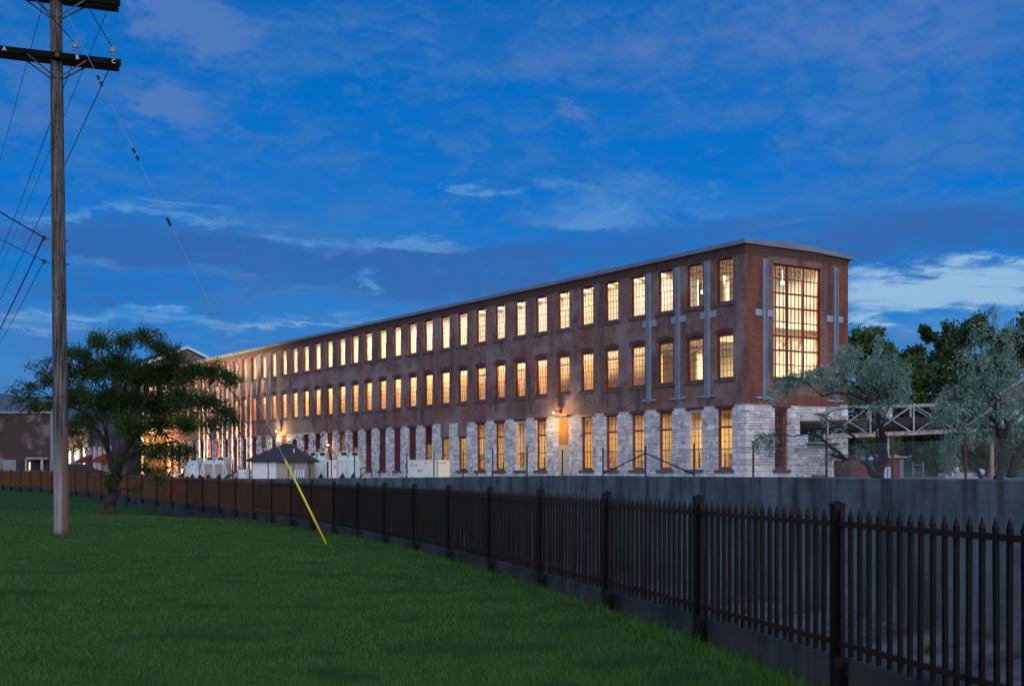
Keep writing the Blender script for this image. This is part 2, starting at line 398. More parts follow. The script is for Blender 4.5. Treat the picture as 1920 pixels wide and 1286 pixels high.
def fast_mesh(name, V, quads, mat, smooth=False):     # V (n,3), quads (m,4 or 3)
    me = bpy.data.meshes.new(name); k = quads.shape[1]
    me.vertices.add(len(V)); me.vertices.foreach_set('co', V.astype(np.float32).ravel())
    me.loops.add(quads.size); me.loops.foreach_set('vertex_index', quads.astype(np.int32).ravel())
    me.polygons.add(len(quads)); me.polygons.foreach_set('loop_start', np.arange(0, quads.size, k, dtype=np.int32))
    me.polygons.foreach_set('loop_total', np.full(len(quads), k, dtype=np.int32))
    me.materials.append(M[mat] if isinstance(mat, str) else mat); me.update(calc_edges=True); me.validate()
    return me

# ------------------------------------------------------------------ fence line (fitted to equal 2.44 m panels)
COEF = (-0.22917345, -0.36779854, -0.41323629, 0.26695384, 0.17907383)
def heading(i): s = min(max((i+.5)/33, -0.05), 0.98); return sum(c*s**k for k, c in enumerate(COEF))
FP = {0: (2.1397, 8.4206)}
for i in range(0, 44): th = heading(i); FP[i+1] = (FP[i][0]+2.44*math.sin(th), FP[i][1]+2.44*math.cos(th))
for i in range(0, -5, -1): th = heading(-1); FP[i-1] = (FP[i][0]-2.44*math.sin(th), FP[i][1]-2.44*math.cos(th))
NI = sorted(FP); FX = np.array([FP[i][0] for i in NI]); FY = np.array([FP[i][1] for i in NI]); NA = np.array(NI, float)
def top_z(n): return float(np.interp(n, [-5, 10, 13, 16, 18, 24, 28, 32, 44], [-0.19, -0.19, -0.17, -0.12, -0.10, 0.08, 0.19, 0.23, 0.3]))
def edge_z(n): return np.interp(n, [-5, 0, 1, 7, 11, 13, 16, 18, 20, 24, 28, 32, 44], [-1.6, -1.47, -1.41, -1.36, -1.45, -1.43, -1.57, -1.64, -1.5, -1.25, -1.07, -1.01, -0.9])
def fence_x(Y): return np.interp(Y, FY, FX)
def fence_n(Y): return np.interp(Y, FY, NA)
def lawn_z(X, Y):
    d = np.maximum(fence_x(Y)-X, 0); k = np.clip(d/5.0, 0, 1); k = k*k*(3-2*k)
    z0 = np.interp(Y, [-20, 0, 9, 25, 43, 60, 80, 120], [-1.55, -1.5, -1.45, -1.36, -1.345, -1.2, -1.02, -0.8])
    return edge_z(fence_n(Y))*(1-k)+z0*k + 0.02*np.sin(X*0.9+Y*0.35)*np.sin(Y*0.5-X*0.2)*k

def grid_mesh(name, P, mat, smooth=True):              # P[i][j] points
    a = np.array(P); r, c, _ = a.shape; idx = np.arange(r*c).reshape(r, c)
    q = np.stack([idx[:-1, :-1], idx[:-1, 1:], idx[1:, 1:], idx[1:, :-1]], -1).reshape(-1, 4)
    me = fast_mesh(name, a.reshape(-1, 3), q, mat)
    if smooth: me.polygons.foreach_set('use_smooth', [True]*len(me.polygons))
    return link(name, me)

# lawn sheet
ys = np.concatenate([np.arange(-3.4, 20, 0.5), np.arange(20, 60, 1.0), np.arange(60, FY[-1], 2.0)])
ds = np.array([-0.08, 0, .15, .3, .5, .8, 1.2, 1.8, 2.6, 3.6, 5, 7, 9, 12, 15, 19, 24, 30, 40, 55, 80])
P = [[(fence_x(y)-d, y, float(lawn_z(fence_x(y)-d, y))) for d in ds[::-1]] for y in ys]
tag(grid_mesh('lawn', P, 'lawn'), 'dark green mown lawn in the foreground', 'lawn', kind='structure')

# grass blades
def grass():
    n = 420000
    Y = np.exp(RNG.uniform(math.log(7.6), math.log(46), n)); X = RNG.uniform(-0.44, 0.36, n)*Y
    ok = X < fence_x(Y)-0.10; X, Y = X[ok], Y[ok]; n = len(X)
    Z = lawn_z(X, Y)
    L = RNG.uniform(0.018, 0.046, n)*np.clip(1.2-0.01*Y, .7, 1.2); W = 0.0023*np.maximum(1, Y/9.0)*RNG.uniform(.7, 1.3, n)
    # ragged taller tufts along the kerb that the mower misses
    e = (fence_x(Y)-X) < 0.28; L[e] *= RNG.uniform(1.2, 4.0, e.sum())
    a = RNG.uniform(0, 2*math.pi, n); lean = RNG.uniform(0.1, 0.9, n)
    dx, dy = np.cos(a), np.sin(a)
    b = RNG.uniform(0, 2*math.pi, n); sx, sy = np.cos(b)*W, np.sin(b)*W
    V = np.empty((n, 3, 3))
    V[:, 0] = np.stack([X-sx, Y-sy, Z-0.004], 1); V[:, 1] = np.stack([X+sx, Y+sy, Z-0.004], 1)
    V[:, 2] = np.stack([X+dx*L*lean, Y+dy*L*lean, Z+L*np.sqrt(np.maximum(0.15, 1-lean**2*0.7))], 1)
    me = fast_mesh('grass', V.reshape(-1, 3), np.arange(n*3).reshape(-1, 3), 'grass')
    tag(link('grass', me), 'short green grass blades covering the lawn', 'grass', kind='stuff')
grass()

# ------------------------------------------------------------------ channel
BED = -3.4
def far_wall(Y0, Y1):
    pts = []
    for i in range(-5, 45):
        th = heading(max(min(i, 32), -1)); x, y = FP[i]; w = 12.9
        p = (x+w*math.cos(th), y-w*math.sin(th))
        ln = -0.3645*p[1]+18.98
        k = min(max((i-10)/8, 0), 1); pts.append((ln*(1-k)+p[0]*k, p[1]))
    return pts
FW = far_wall(0, 0); WX = np.array([p[0] for p in FW]); WY = np.array([p[1] for p in FW])
def wall_x(Y): return float(np.interp(Y, WY, WX))
def wall_top(Y): return float(np.interp(Y, [0, 25, 35, 48, 60, 69, 78, 100], [-0.14, -0.13, -0.10, -0.08, -0.19, -0.26, -0.33, -0.33]))
def strip_wall(pts, z0, ztop, thick, side):            # thick wall following a path
    mb = MB(); n = len(pts); vs = []
    for i, (x, y) in enumerate(pts):
        a = Vector(pts[max(i-1, 0)]); b = Vector(pts[min(i+1, n-1)]); d = (b-a).normalized(); nr = Vector((d.y, -d.x))*side
        z1 = ztop(i); q = Vector((x, y))+nr*thick
        vs += [(x, y, z0), (x, y, z1-0.02), (x+nr.x*0.02, y+nr.y*0.02, z1), (q.x, q.y, z1), (q.x, q.y, z0)]
    fs = [(i*5+k, (i+1)*5+k, (i+1)*5+k+1, i*5+k+1) for i in range(n-1) for k in range(4)]
    fs += [(0, 1, 2, 3, 4), tuple((n-1)*5+k for k in (4, 3, 2, 1, 0))]
    mb.add(vs, fs); return mb
tag(strip_wall(FW, BED-0.3, lambda i: wall_top(FW[i][1]), 0.4, 1).build('concrete_wall', 'conc'),
    'tall board-marked concrete channel wall below the chain-link fence', 'wall')
near = []
for i in NI:
    th = heading(max(min(i, 32), -1)); near.append((FP[i][0]+0.07*math.cos(th), FP[i][1]-0.07*math.sin(th)))
tag(strip_wall(near, BED-0.3, lambda i: top_z(NI[i])-1.03, 0.32, 1).build('concrete_wall', 'curb'),
    'low cracked concrete curb under the bronze picket fence at the lawn edge', 'wall')
P = [[(near[k][0]*(1-t)+FW[k][0]*t, near[k][1]*(1-t)+FW[k][1]*t, BED+0.06*(2*t-1)**2) for t in np.linspace(0.01, 1.01, 9)] for k in range(len(NI))]
tag(grid_mesh('channel_bed', P, 'bed'), 'damp concrete bed of the flood channel', 'channel', kind='structure')
# rubble along the foot of the near wall
rb = MB()
for k in range(900):
    i = random.uniform(-1, 14); i0 = int(math.floor(i)); f = i-i0
    x = near[i0+5][0]*(1-f)+near[i0+6][0]*f+random.uniform(0.5, 3.4); y = near[i0+5][1]*(1-f)+near[i0+6][1]*f
    r = random.uniform(0.02, 0.07); vs = [(x+r*random.uniform(.6, 1)*sx, y+r*random.uniform(.6, 1)*sy, BED+0.05+r*random.uniform(.3, .9)*sz) for sx in (-1, 1) for sy in (-1, 1) for sz in (-1, 1)]
    rb.add(vs, [(0,1,3,2),(4,6,7,5),(0,4,5,1),(2,3,7,6),(0,2,6,4),(1,5,7,3)])
M['rubble'] = simple('pale_rubble', (0.2, 0.2, 0.21), 0.9, var=0.6, scale=5)
tag(rb.build('rubble', 'rubble'), 'broken stone rubble strewn on the channel bed', 'rubble', kind='stuff')

for (wx_, wy_, nb), lb_ in zip(((5.7, 31.0, 60), (7.75, 24.0, 70), (6.9, 27.0, 40)), ('small weed tuft on the channel bed behind the fence, farthest from the camera', 'small weed tuft on the channel bed behind the fence, nearest the camera', 'small weed tuft on the channel bed between two others')):
    V = []
    for k in range(nb):
        a = RNG.uniform(0, 6.28); r = RNG.uniform(0, .1); l = RNG.uniform(.1, .3); b_ = Vector((wx_+r*math.cos(a), wy_+r*math.sin(a), BED+.02)); t_ = b_+Vector((math.cos(a)*l*.6, math.sin(a)*l*.6, l)); sd_ = Vector((-math.sin(a), math.cos(a), 0))*.012
        V += [b_-sd_, b_+sd_, t_]
    tag(link('weed', fast_mesh('weed', np.array([tuple(v) for v in V]), np.arange(len(V)).reshape(-1, 3), 'grass')), lb_, 'weed', 'weeds on the channel bed')
# yard ground behind the far wall, one sheet to the horizon
def yard_z(x, y):
    e = -0.36 if y > 40 else -0.2
    e = float(np.interp(y, [0, 30, 45, 60, 75], [-0.16, -0.16, -0.14, -0.24, -0.40]))
    return e+min(2.0, max(0, x-22)*max(0, y-58)*0.0022)
P = []
for k, y in enumerate(np.concatenate([np.linspace(WY[0], 100, 56), [120, 150, 200, 300, 500, 900]])):
    wx = wall_x(y)+0.36 if y < WY[-1] else WX[-1]+0.36-(y-WY[-1])*0.642
    P.append([(wx+d, y, yard_z(wx+d, y) - (0.004 if d == 0 else 0)) for d in (0, 1, 3, 6, 10, 16, 24, 34, 46, 60, 80, 110, 200, 500)])
def yard_mat():
    m, g, p = principled('yard_ground'); co = g.coord(); X, Y, Z = g.sep(co)
    n = g.noise(co, 3, 6, .7)
    c = g.ramp(n, [(0.3, (0.08, 0.08, 0.085)), (0.7, (0.2, 0.195, 0.19))])
    gr = g.ramp(g.noise(co, 6, 5, .7), [(0.3, (0.012, 0.05, 0.016)), (0.7, (0.035, 0.11, 0.03))])
    k = g.step(g.m('MULTIPLY_ADD', g.noise(co, 0.3, 3), 3.0, X), 20.5, 22.0)
    g.put(p.inputs['Base Color'], g.mix(k, c, gr)); p.inputs['Roughness'].default_value = 0.95; return m
M['yard'] = yard_mat()
tag(grid_mesh('ground', P, 'yard'), 'gravel yard and grassy bank behind the channel', 'ground', kind='structure')
# ground beyond the lawn on the left and behind the camera
mb = MB(); mb.add([(-900, -300, -4.2), (900, -300, -4.2), (900, 1600, -4.2), (-900, 1600, -4.2)], [(0, 1, 2, 3)])
tag(mb.build('terrain', 'asphalt'), 'dark valley floor underlying the whole site', 'terrain', kind='structure')
P = []
for y in (100, 106, 112, 118, 125, 150, 200, 300, 600, 1200):
    fx = fence_x(min(y, FY[-1]))-max(0, y-FY[-1])*0.642
    P.append([(fx-d, y, -0.75 if y < 110 else -0.7) for d in (900, 300, 120, 60, 30, 10, -14)])
tag(grid_mesh('pavement', P, 'asphalt'), 'dark asphalt lot beyond the far end of the lawn', 'pavement', kind='structure')

# ------------------------------------------------------------------ bronze picket fence
fr = empty('picket_fence', (FP[0][0], FP[0][1], top_z(0)-1.22))
tag(fr, 'long bronze steel picket fence curving along the lawn edge', 'fence')
pb = MB(); pb.box((-.036, -.036, 0.02), (.036, .036, 1.2)); 
pb.box((-.05, -.05, 0.0), (.05, .05, .02)); pb.box((.036, -.03, .02), (.06, .03, .07))
post0 = None; cap_me = None
for i in range(-2, 39):
    x, y = FP[i]; loc = Vector((x, y, top_z(i)-1.22))-Vector(fr.location); th = heading(max(min(i, 32), -1))
    if post0 is None:
        post0 = pb.build('post', 'bronze', fr)
        c = MB(); c.box((-.042, -.042, 1.2), (.042, .042, 1.212)); c.add([(-.036, -.036, 1.212), (.036, -.036, 1.212), (.036, .036, 1.212), (-.036, .036, 1.212), (0, 0, 1.232)], [(0,1,4),(1,2,4),(2,3,4),(3,0,4)])
        c.build('post_cap', 'bronze', post0); o = post0
    else: o = copy_tree(post0, fr)
    o.location = loc; o.rotation_euler = (0, 0, -th)
    # panel to the next post
    a = Vector((x, y, top_z(i))); x2, y2 = FP[i+1]; b = Vector((x2, y2, top_z(i+1))); d = b-a; dh = Vector((d.x, d.y, 0)).normalized(); sd = Vector((dh.y, -dh.x, 0))
    pk = MB(); w = 0.0127
    for k in range(20):
        t = (0.062+0.122*k)/2.44; c0 = a+d*t+Vector((0, 0, random.uniform(-.006, .004)))+dh*random.uniform(-.003, .003)
        q = [c0+dh*sx*w+sd*sy*w for sx, sy in ((-1, -1), (1, -1), (1, 1), (-1, 1))]
        q2 = [c0+dh*sx*w*1.15+sd*sy*w*1.15 for sx, sy in ((-1, -1), (1, -1), (1, 1), (-1, 1))]
        jt = dh*random.gauss(0, .0035)+sd*random.gauss(0, .003); lo = [v-Vector((0, 0, 1.0))+jt for v in q]; hi = [v-Vector((0, 0, .105)) for v in q]; sh = [v-Vector((0, 0, .10)) for v in q2]
        pk.add(lo+hi+sh+[c0-Vector((0, 0, .035))], [(0,1,5,4),(1,2,6,5),(2,3,7,6),(3,0,4,7),(3,2,1,0),(4,5,9,8),(5,6,10,9),(6,7,11,10),(7,4,8,11),(8,9,12),(9,10,12),(10,11,12),(11,8,12)])
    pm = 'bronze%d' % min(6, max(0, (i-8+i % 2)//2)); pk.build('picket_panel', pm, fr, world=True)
    for dz in (0.142, 0.919):
        rl = MB(); o1 = Vector((0, 0, dz))
        rl.bar(a+dh*.03-o1, b-dh*.03-o1, 0.034, 0.036); rl.build('rail', 'bronze_mid' if i < 12 else 'bronze_lamplit', fr, world=True)

# ------------------------------------------------------------------ chain-link fence on the far wall
def on_wall(px, off=0.18):                             # point on the wall top on a picture column
    u = (px-CX)/F; best = min(np.arange(20, 110, 0.05), key=lambda y: abs((wall_x(y)+off)/y-u))
    return Vector((wall_x(best)+off, best, wall_top(best)))
cl = empty('chain_link_fence', on_wall(1412)); tag(cl, 'rusty chain-link fence on top of the concrete channel wall', 'fence')
tall = {1412: 0.98, 1550: 0.9}
pp = {}
for px in (1980, 1810, 1673, 1550, 1412, 1302, 1210, 1130, 1055, 988, 924, 868, 814, 763, 712, 665, 621, 581, 540, 503, 468, 436):
    p = on_wall(px); pp[px] = p
    h = 0.95 if px > 1000 else (1.15 if px > 700 else 1.2)
    mb = MB(); mb.tube([p, p+Vector((0, 0, h))], 0.028 if px > 700 else 0.032, 8); mb.lathe([(0.036, h-.02), (0.036, h), (0.012, h+.03), (0, h+.03)], p, 8)
    mb.build('post', 'rust' if px > 1300 else 'dark', cl, world=True)
for q in (1130, 1302):
    mb = MB(); mb.tube([pp[1210]+Vector((0, 0, .74)), pp[q]+Vector((0, 0, .06))], 0.022, 6); mb.build('brace', 'dark', cl, world=True)
def mesh_panel(A, B, h):
    d = B-A; L = d.length; d = d/L; mb = MB(); s = 0.075; up = Vector((0, 0, 1)); nr = Vector((d.y, -d.x, 0)); r = 0.0021
    k = -h
    while k < L:
        for sgn in (1, -1):
            t0, t1 = (k, k+h); z0, z1 = 0.04, h
            a0, a1 = max(t0, 0), min(t1, L)
            if a1 <= a0: continue
            za, zb = z0+(a0-t0)/h*(z1-z0), z0+(a1-t0)/h*(z1-z0)
            if sgn < 0: za, zb = z1+z0-za, z1+z0-zb
            p, q = A+d*a0+up*za, A+d*a1+up*zb; w = (q-p).normalized().cross(nr)*r; e = nr*r*sgn
            mb.add([p-w+e, p+w+e, q+w+e, q-w+e, p-nr*r*.3, q-nr*r*.3], [(0, 1, 2, 3), (1, 4, 5, 2), (4, 0, 3, 5)])
        k += s
    mb.tube([A+up*h, B+up*h], 0.006, 5); return mb
ks = sorted([k for k in pp if k >= 1130], reverse=True)
for a, b in zip(ks, ks[1:]): mesh_panel(pp[a], pp[b], 0.80).build('wire_mesh', 'wire', cl, world=True)

# ------------------------------------------------------------------ the mill
PHI = math.atan2(0.5403, 0.8415); ZB = -0.17
CO = Vector((12.045, 66.0, ZB))
mill = empty('mill_building', CO, PHI)
tag(mill, 'long three-storey brick mill with lit sash windows on a pale stone base', 'mill')
S0, T0 = 2.479, 1.51; NB = 38; LEN = 95.2; WID = 7.55
def tc(n): return T0+S0*n+(0.09 if n == 0 else 0)
def mw(p): return world_of(mill) @ Vector(p)
def tpx(px, w=0.0):                                    # position along the long side on a picture column
    u = (px-CX)/F; return (CO.x+.8415*w-u*(CO.y+.5403*w))/(.5403+u*.8415)

def facade(mb, fn, u0, u1, z0, z1, cols, depth=0.28, mi=0):
    """wall sheet with openings; fn(u, d, z) places a point; cols: sorted (ua, ub, [(za, zb, rise)])"""
    def q(a, b, c, d): mb.add([fn(a, 0, c), fn(b, 0, c), fn(b, 0, d), fn(a, 0, d)], [(0, 1, 2, 3)], mi)
    x = u0
    for ua, ub, ops in cols:
        if ua > x: q(x, ua, z0, z1)
        zb = z0; prev = None
        for (a, b, rise) in ops+[(z1, z1, 0)]:
            if prev and prev[1]:
                pb_, pr = prev; K = 8
                for k in range(K):
                    f0, f1 = k/K, (k+1)/K; g0 = pr*(1-(2*f0-1)**2); g1 = pr*(1-(2*f1-1)**2); uu0, uu1 = ua+(ub-ua)*f0, ua+(ub-ua)*f1
                    mb.add([fn(uu0, 0, pb_+g0), fn(uu1, 0, pb_+g1), fn(uu1, 0, a), fn(uu0, 0, a)], [(0, 1, 2, 3)], mi)
                    mb.add([fn(uu0, 0, pb_+g0), fn(uu1, 0, pb_+g1), fn(uu1, depth, pb_+g1), fn(uu0, depth, pb_+g0)], [(0, 1, 2, 3)], mi)
            else:
                if a > zb+1e-6: q(ua, ub, zb, a)
                if prev: mb.add([fn(ua, 0, zb), fn(ub, 0, zb), fn(ub, depth, zb), fn(ua, depth, zb)], [(0, 1, 2, 3)], mi)
            if b > a:
                for uu in (ua, ub): mb.add([fn(uu, 0, a), fn(uu, depth, a), fn(uu, depth, b), fn(uu, 0, b)], [(0, 1, 2, 3)], mi)
                mb.add([fn(ua, 0, a), fn(ub, 0, a), fn(ub, depth, a), fn(ua, depth, a)], [(0, 1, 2, 3)], mi)
            prev = (b, rise) if b > a else None; zb = b
        x = ub
    if x < u1: q(x, u1, z0, z1)
side = lambda u, d, z: (d, u, z)
endf = lambda u, d, z: (u, d, z)
W2 = (5.12, 7.47); W3 = (9.12, 11.42); RISE = 0.12; WW = 1.30; GW = 1.16; GZ = (0.37, 3.60)
STONE_T = 3.74; BR_T = 11.98
# ground-floor bays: L lit window, W white-framed, O orange panel over door, B boarded, V louvre over window, P louvre over board, S short
KIND = {0:'L',1:'W',2:'L',3:'L',4:'L',5:'L',6:'O',7:'L',8:'W',9:'L',10:'L',11:'S',12:'S',13:'V',14:'B',15:'B',16:'B',17:'P',18:'V',19:'L',20:'B',21:'V',22:'V',23:'N',24:'B',25:'P',26:'S',27:'P',28:'B',29:'B',30:'P',31:'B',32:'B',33:'P',34:'B',35:'L',36:'B',37:'B'}
def gtop(n): return {'S': 2.75, 'N': 3.0}.get(KIND[n], GZ[1])
mb = MB(); facade(mb, side, 0, LEN, STONE_T, BR_T, [(tc(n)-WW/2, tc(n)+WW/2, [(W2[0], W2[1], RISE), (W3[0], W3[1], RISE)]) for n in range(NB)])
mb.build('brick_wall', 'brick', mill)
BW = (1.95, 5.45, 5.15, 11.17)
mb = MB(); facade(mb, endf, 0, WID, STONE_T, BR_T, [(BW[0], BW[1], [(BW[2], BW[3], 0)])])
mb.add([(WID, 0, -.3), (WID, LEN, -.3), (WID, LEN, BR_T), (WID, 0, BR_T)], [(0, 1, 2, 3)])
mb.build('brick_wall', 'brick_end', mill)
# reworked pale brick surround of the tall end window, set just proud
mb = MB()
for a, b, c, d in ((BW[0]-.36, BW[0]-.002, 4.3, 11.17), (BW[1]+.002, BW[1]+.5, 4.3, 11.17), (BW[0]-.36, BW[1]+.5, 11.172, 11.75), (BW[0]+.0, BW[1]+.0, 4.3, 5.02)): mb.box((a, -.006, c), (b, .05, d))
mb.build('window_surround', 'brick_pale', mill)
mb = MB(); facade(mb, side, 0, LEN, -0.4, STONE_T, [(tc(n)-GW/2, tc(n)+GW/2, [(-0.1 if KIND[n] == 'O' else GZ[0], gtop(n), 0.3 if KIND[n] == 'N' else 0)]) for n in range(NB)])
mb.build('stone_base', 'stone', mill)
EG = (2.07, 3.0)
mb = MB(); facade(mb, endf, 0, WID, -0.4, STONE_T, [(EG[0], EG[1], [(GZ[0], GZ[1], 0)]), (4.5, 5.75, [(1.85, 2.95, 0)])]); mb.build('stone_base', 'stone', mill)
# brick infill heads above the shortened bays
for n in (11, 12, 26): MB().box((-.012, tc(n)-GW/2-.03, 2.76), (.1, tc(n)+GW/2+.03, STONE_T-.01)).build('brick_infill', 'brick', mill)
# corbel courses and metal-capped cornice
mb = MB()
for z, pr in ((11.5, .025), (11.66, .05), (11.82, .08)):
    mb.box((-pr, -pr, z), (.02, LEN, z+(.16 if z > 11.8 else .155))); mb.box((.02, -pr, z), (WID+pr, .02, z+(.16 if z > 11.8 else .155)))
mb.build('corbel_course', 'arch', mill)
mb = MB(); mb.box((-.26, -.22, 11.985), (.3, LEN, 12.20))
prof = [(-.262, 11.985), (2.6, 11.985), (4.6, 11.985), (WID+.27, 11.82), (WID+.27, 12.03), (4.6, 12.27), (2.6, 12.35), (-.262, 12.204)]
mb.prism([(x, -.222, z) for x, z in prof], (0, .55, 0)); mb.build('cornice', 'cap', mill)
mb = MB(); mb.box((0.02, 0.3, 11.90), (WID, LEN, 12.0)); mb.build('roof', 'roof_dark', mill)

# --- sash window (built once, copied)
def arch_z(x, w, h, r): return h+r*(1-(2*x/w)**2)
def sash_window(name, frame_mat):
    f = MB(); w, h, r = WW, W2[1]-W2[0], RISE; y0, y1 = .10, .2; j = .085
    f.box((-w/2, y0, 0), (-w/2+j, y1, h-.06)); f.box((w/2-j, y0, 0), (w/2, y1, h-.06)); f.box((-w/2+j, y0, 0), (w/2-j, y1, .09))
    pts = [(w/2, y0, h-.06), (-w/2, y0, h-.06)]+[(-w/2+w*k/8, y0, arch_z(-w/2+w*k/8, w, h, r)) for k in range(9)]
    f.prism(pts, (0, y1-y0, 0))
    gw = w/2-j; mid = .09+(h-.15)/2
    def sash(z0, z1, y):
        m = .032
        f.box((-gw, y, z0), (-gw+m, y+.035, z1)); f.box((gw-m, y, z0), (gw, y+.035, z1)); f.box((-gw+m, y, z0), (gw-m, y+.035, z0+m)); f.box((-gw+m, y, z1-m), (gw-m, y+.035, z1))
        for k in (1, 2, 3): x = -gw+2*gw*k/4; f.box((x-.010, y+.006, z0+m), (x+.010, y+.028, z1-m))
        for k in (1, 2): z = z0+(z1-z0)*k/3; f.box((-gw+m, y+.008, z-.010), (gw-m, y+.026, z+.010))
    sash(.09, mid+.02, .155); sash(mid-.02, h-.06, .115)
    o = f.build(name, frame_mat, mill)
    g = MB(); g.add([(-gw, .172, .09), (gw, .172, .09), (gw, .172, mid), (-gw, .172, mid)], [(0, 1, 2, 3)])
    g.add([(-gw, .132, mid), (gw, .132, mid), (gw, .132, h-.06), (-gw, .132, h-.06)], [(0, 1, 2, 3)])
    g.build('pane', 'glass', o)
    s = MB(); s.box((-w/2-.14, -.07, -.15), (w/2+.14, .26, -.002)); s.build('sill', 'sill', o)
    a = MB(); K = 12
    for k in range(K):
        x0, x1 = -w/2-.1+(w+.2)*k/K, -w/2-.1+(w+.2)*(k+1)/K; gap = .006
        zz = lambda x: h+r*(1-(2*x/(w+.2))**2)+.012
        a.prism([(x0+gap, -.012, zz(x0)), (x1-gap, -.012, zz(x1)), (x1-gap, -.012, zz(x1)+.2), (x0+gap, -.012, zz(x0)+.2)], (0, .06, 0))
    a.build('arch', 'arch', o)
    return o
sw = None
for n in range(NB):
    for z in (W2[0], W3[0]):
        o = sash_window('sash_window', 'frame_red') if sw is None else copy_tree(sw, mill)
        sw = sw or o
        o.location = (0, tc(n), z); o.rotation_euler = (0, 0, -math.pi/2)
def cloth():
    m = bpy.data.materials.new('curtain_cloth'); m.use_nodes = True; g = NT(m.node_tree); o = g.n('ShaderNodeOutputMaterial')
    X, Y, Z = g.sep(g.coord()); n = g.noise(g.comb(g.m('MULTIPLY', X, 9.0), g.m('MULTIPLY', Z, .3)), 1.0, 3)
    t = g.n('ShaderNodeBsdfTranslucent'); g.put(t.inputs[0], g.ramp(n, [(.35, (.50, .30, .18)), (.65, (.85, .62, .42))])); g.link(t.outputs[0], o.inputs[0]); return m
M['curtain'] = cloth()
cur = None; random.seed(11)
for n, lo, hi in ((5, 0, 1.85), (7, 0, 1.9), (8, 0, 1.75), (9, .2, 2.3), (10, 0, 1.5), (11, 0, 1.95), (13, 0, 2.3), (15, 0, 1.2), (16, 0, 2.3), (19, 0, 1.6), (20, 0, 2.2), (22, 0, 2.3)):
    m_ = MB(); K = 14
    for k in range(K):
        a, b = -.6+1.2*k/K, -.6+1.2*(k+1)/K; m_.add([(a, .32+.03*(k % 2), lo), (b, .32+.03*((k+1) % 2), lo), (b, .32+.03*((k+1) % 2), hi), (a, .32+.03*(k % 2), hi)], [(0, 1, 2, 3)])
    o = m_.build('curtain', 'curtain', mill); o.location = (0, tc(n), W2[0]+.02); o.rotation_euler = (0, 0, -math.pi/2)
for t in (2.2, 4.4, 6.1, 9.4, 11.6, 14.2, 19.0, 21.7, 24.8, 27.1):
    m_ = MB(); h = random.uniform(.7, 1.5); x = random.uniform(.9, 1.8)
    for dx in (0, .5):
        for dt in (0, .9): m_.box((x+dx, t+dt, .201), (x+dx+.06, t+dt+.06, .2+h))
    for q in (.35, .7, 1.0): m_.box((x-.02, t-.02, .2+h*q-.05), (x+.58, t+.98, .2+h*q))
    for q in (.35, .7): m_.box((x+.08, t+random.uniform(.05, .3), .2+h*q+.001), (x+.45, t+random.uniform(.5, .85), .2+h*q+.24*h))
    m_.build('storage_rack', 'joist' if random.random() < .5 else 'sill', mill)
# --- ground-floor bays
def tall_window(fm, h=GZ[1]-GZ[0], louvre=0.0, w=GW, name='tall_window'):
    f = MB(); j = .11; y0, y1 = .12, .22
    f.box((-w/2, y0, 0), (-w/2+j, y1, h)); f.box((w/2-j, y0, 0), (w/2, y1, h)); f.box((-w/2+j, y0, 0), (w/2-j, y1, .12)); f.box((-w/2+j, y0, h-.12), (w/2-j, y1, h))
    gw = w/2-j; top = h-.12
    if louvre:
        k = top-louvre; f.box((-gw, y0, k-.06), (gw, y1, k)); z = k
        while z < top-.05: f.add([(-gw, y0+.01, z), (gw, y0+.01, z), (gw, y1, z+.11), (-gw, y1, z+.11), (-gw, y0+.025, z-.012), (gw, y0+.025, z-.012), (gw, y1, z+.085), (-gw, y1, z+.085)], [(0, 1, 2, 3), (4, 7, 6, 5), (0, 4, 5, 1)]); z += .13
        f.box((-gw, y1+.02, k), (gw, y1+.04, top)); top = k-.06
    tr = top-(.82 if not louvre and h > 3 else 0)
    if tr < top: f.box((-gw, y0, tr-.11), (gw, y1, tr))
    nfr = len(f.f)
    def lights(z0, z1, rows, y):
        for k in (1, 2): x = -gw+2*gw*k/3; f.box((x-.011, y, z0), (x+.011, y+.025, z1))
        for k in range(1, rows): z = z0+(z1-z0)*k/rows; f.box((-gw, y+.002, z-.011), (gw, y+.023, z+.011))
    if tr < top: lights(tr, top, 2, .15)
    b = tr-.11 if tr < top else top; md = .12+(b-.12)*.47
    f.box((-gw, .145, md-.03), (gw, .185, md+.03)); lights(md+.03, b, 3, .15); lights(.12, md-.03, 3, .16)
    f.mi = [0 if q < nfr else 1 for q in range(len(f.f))] if fm == 'white_paint' else [0]*len(f.f)
    o = f.build(name, [fm, 'frame_red'], mill)
    g = MB(); g.add([(-gw, .17, .12), (gw, .17, .12), (gw, .17, top), (-gw, .17, top)], [(0, 1, 2, 3)]); g.build('pane', 'glass', o)
    s = MB(); s.box((-w/2-.16, -.09, -.17), (w/2+.16, .26, -.002)); s.build('sill', 'sill', o)
    return o
def boarded(louvre, h=GZ[1]-GZ[0]):
    f = MB(); w = GW; f.box((-w/2, .1, 0), (-w/2+.06, .2, h)); f.box((w/2-.06, .1, 0), (w/2, .2, h)); top = h-(1.25 if louvre else 0)
    for k in range(4): x0 = -w/2+.06+(w-.12)*k/4; f.box((x0+.004, .13+.004*(k % 2), 0), (x0+(w-.12)/4-.004, .18, top))
    f.box((-w/2+.06, .181, 0), (w/2-.06, .2, h)); f.box((-w/2+.06, .11, top-.06), (w/2-.06, .18, top+.0))
    z = top
    while louvre and z < h-.05: f.add([(-w/2+.06, .1, z), (w/2-.06, .1, z), (w/2-.06, .18, z+.11), (-w/2+.06, .18, z+.11), (-w/2+.06, .115, z-.012), (w/2-.06, .115, z-.012)], [(0, 1, 2, 3), (0, 4, 5, 1)]); z += .13
    o = f.build('boarded_window', 'maroon', mill)
    s = MB(); s.box((-w/2-.12, -.07, -.15), (w/2+.12, .26, -.002)); s.build('sill', 'sill', o); return o
proto = {}
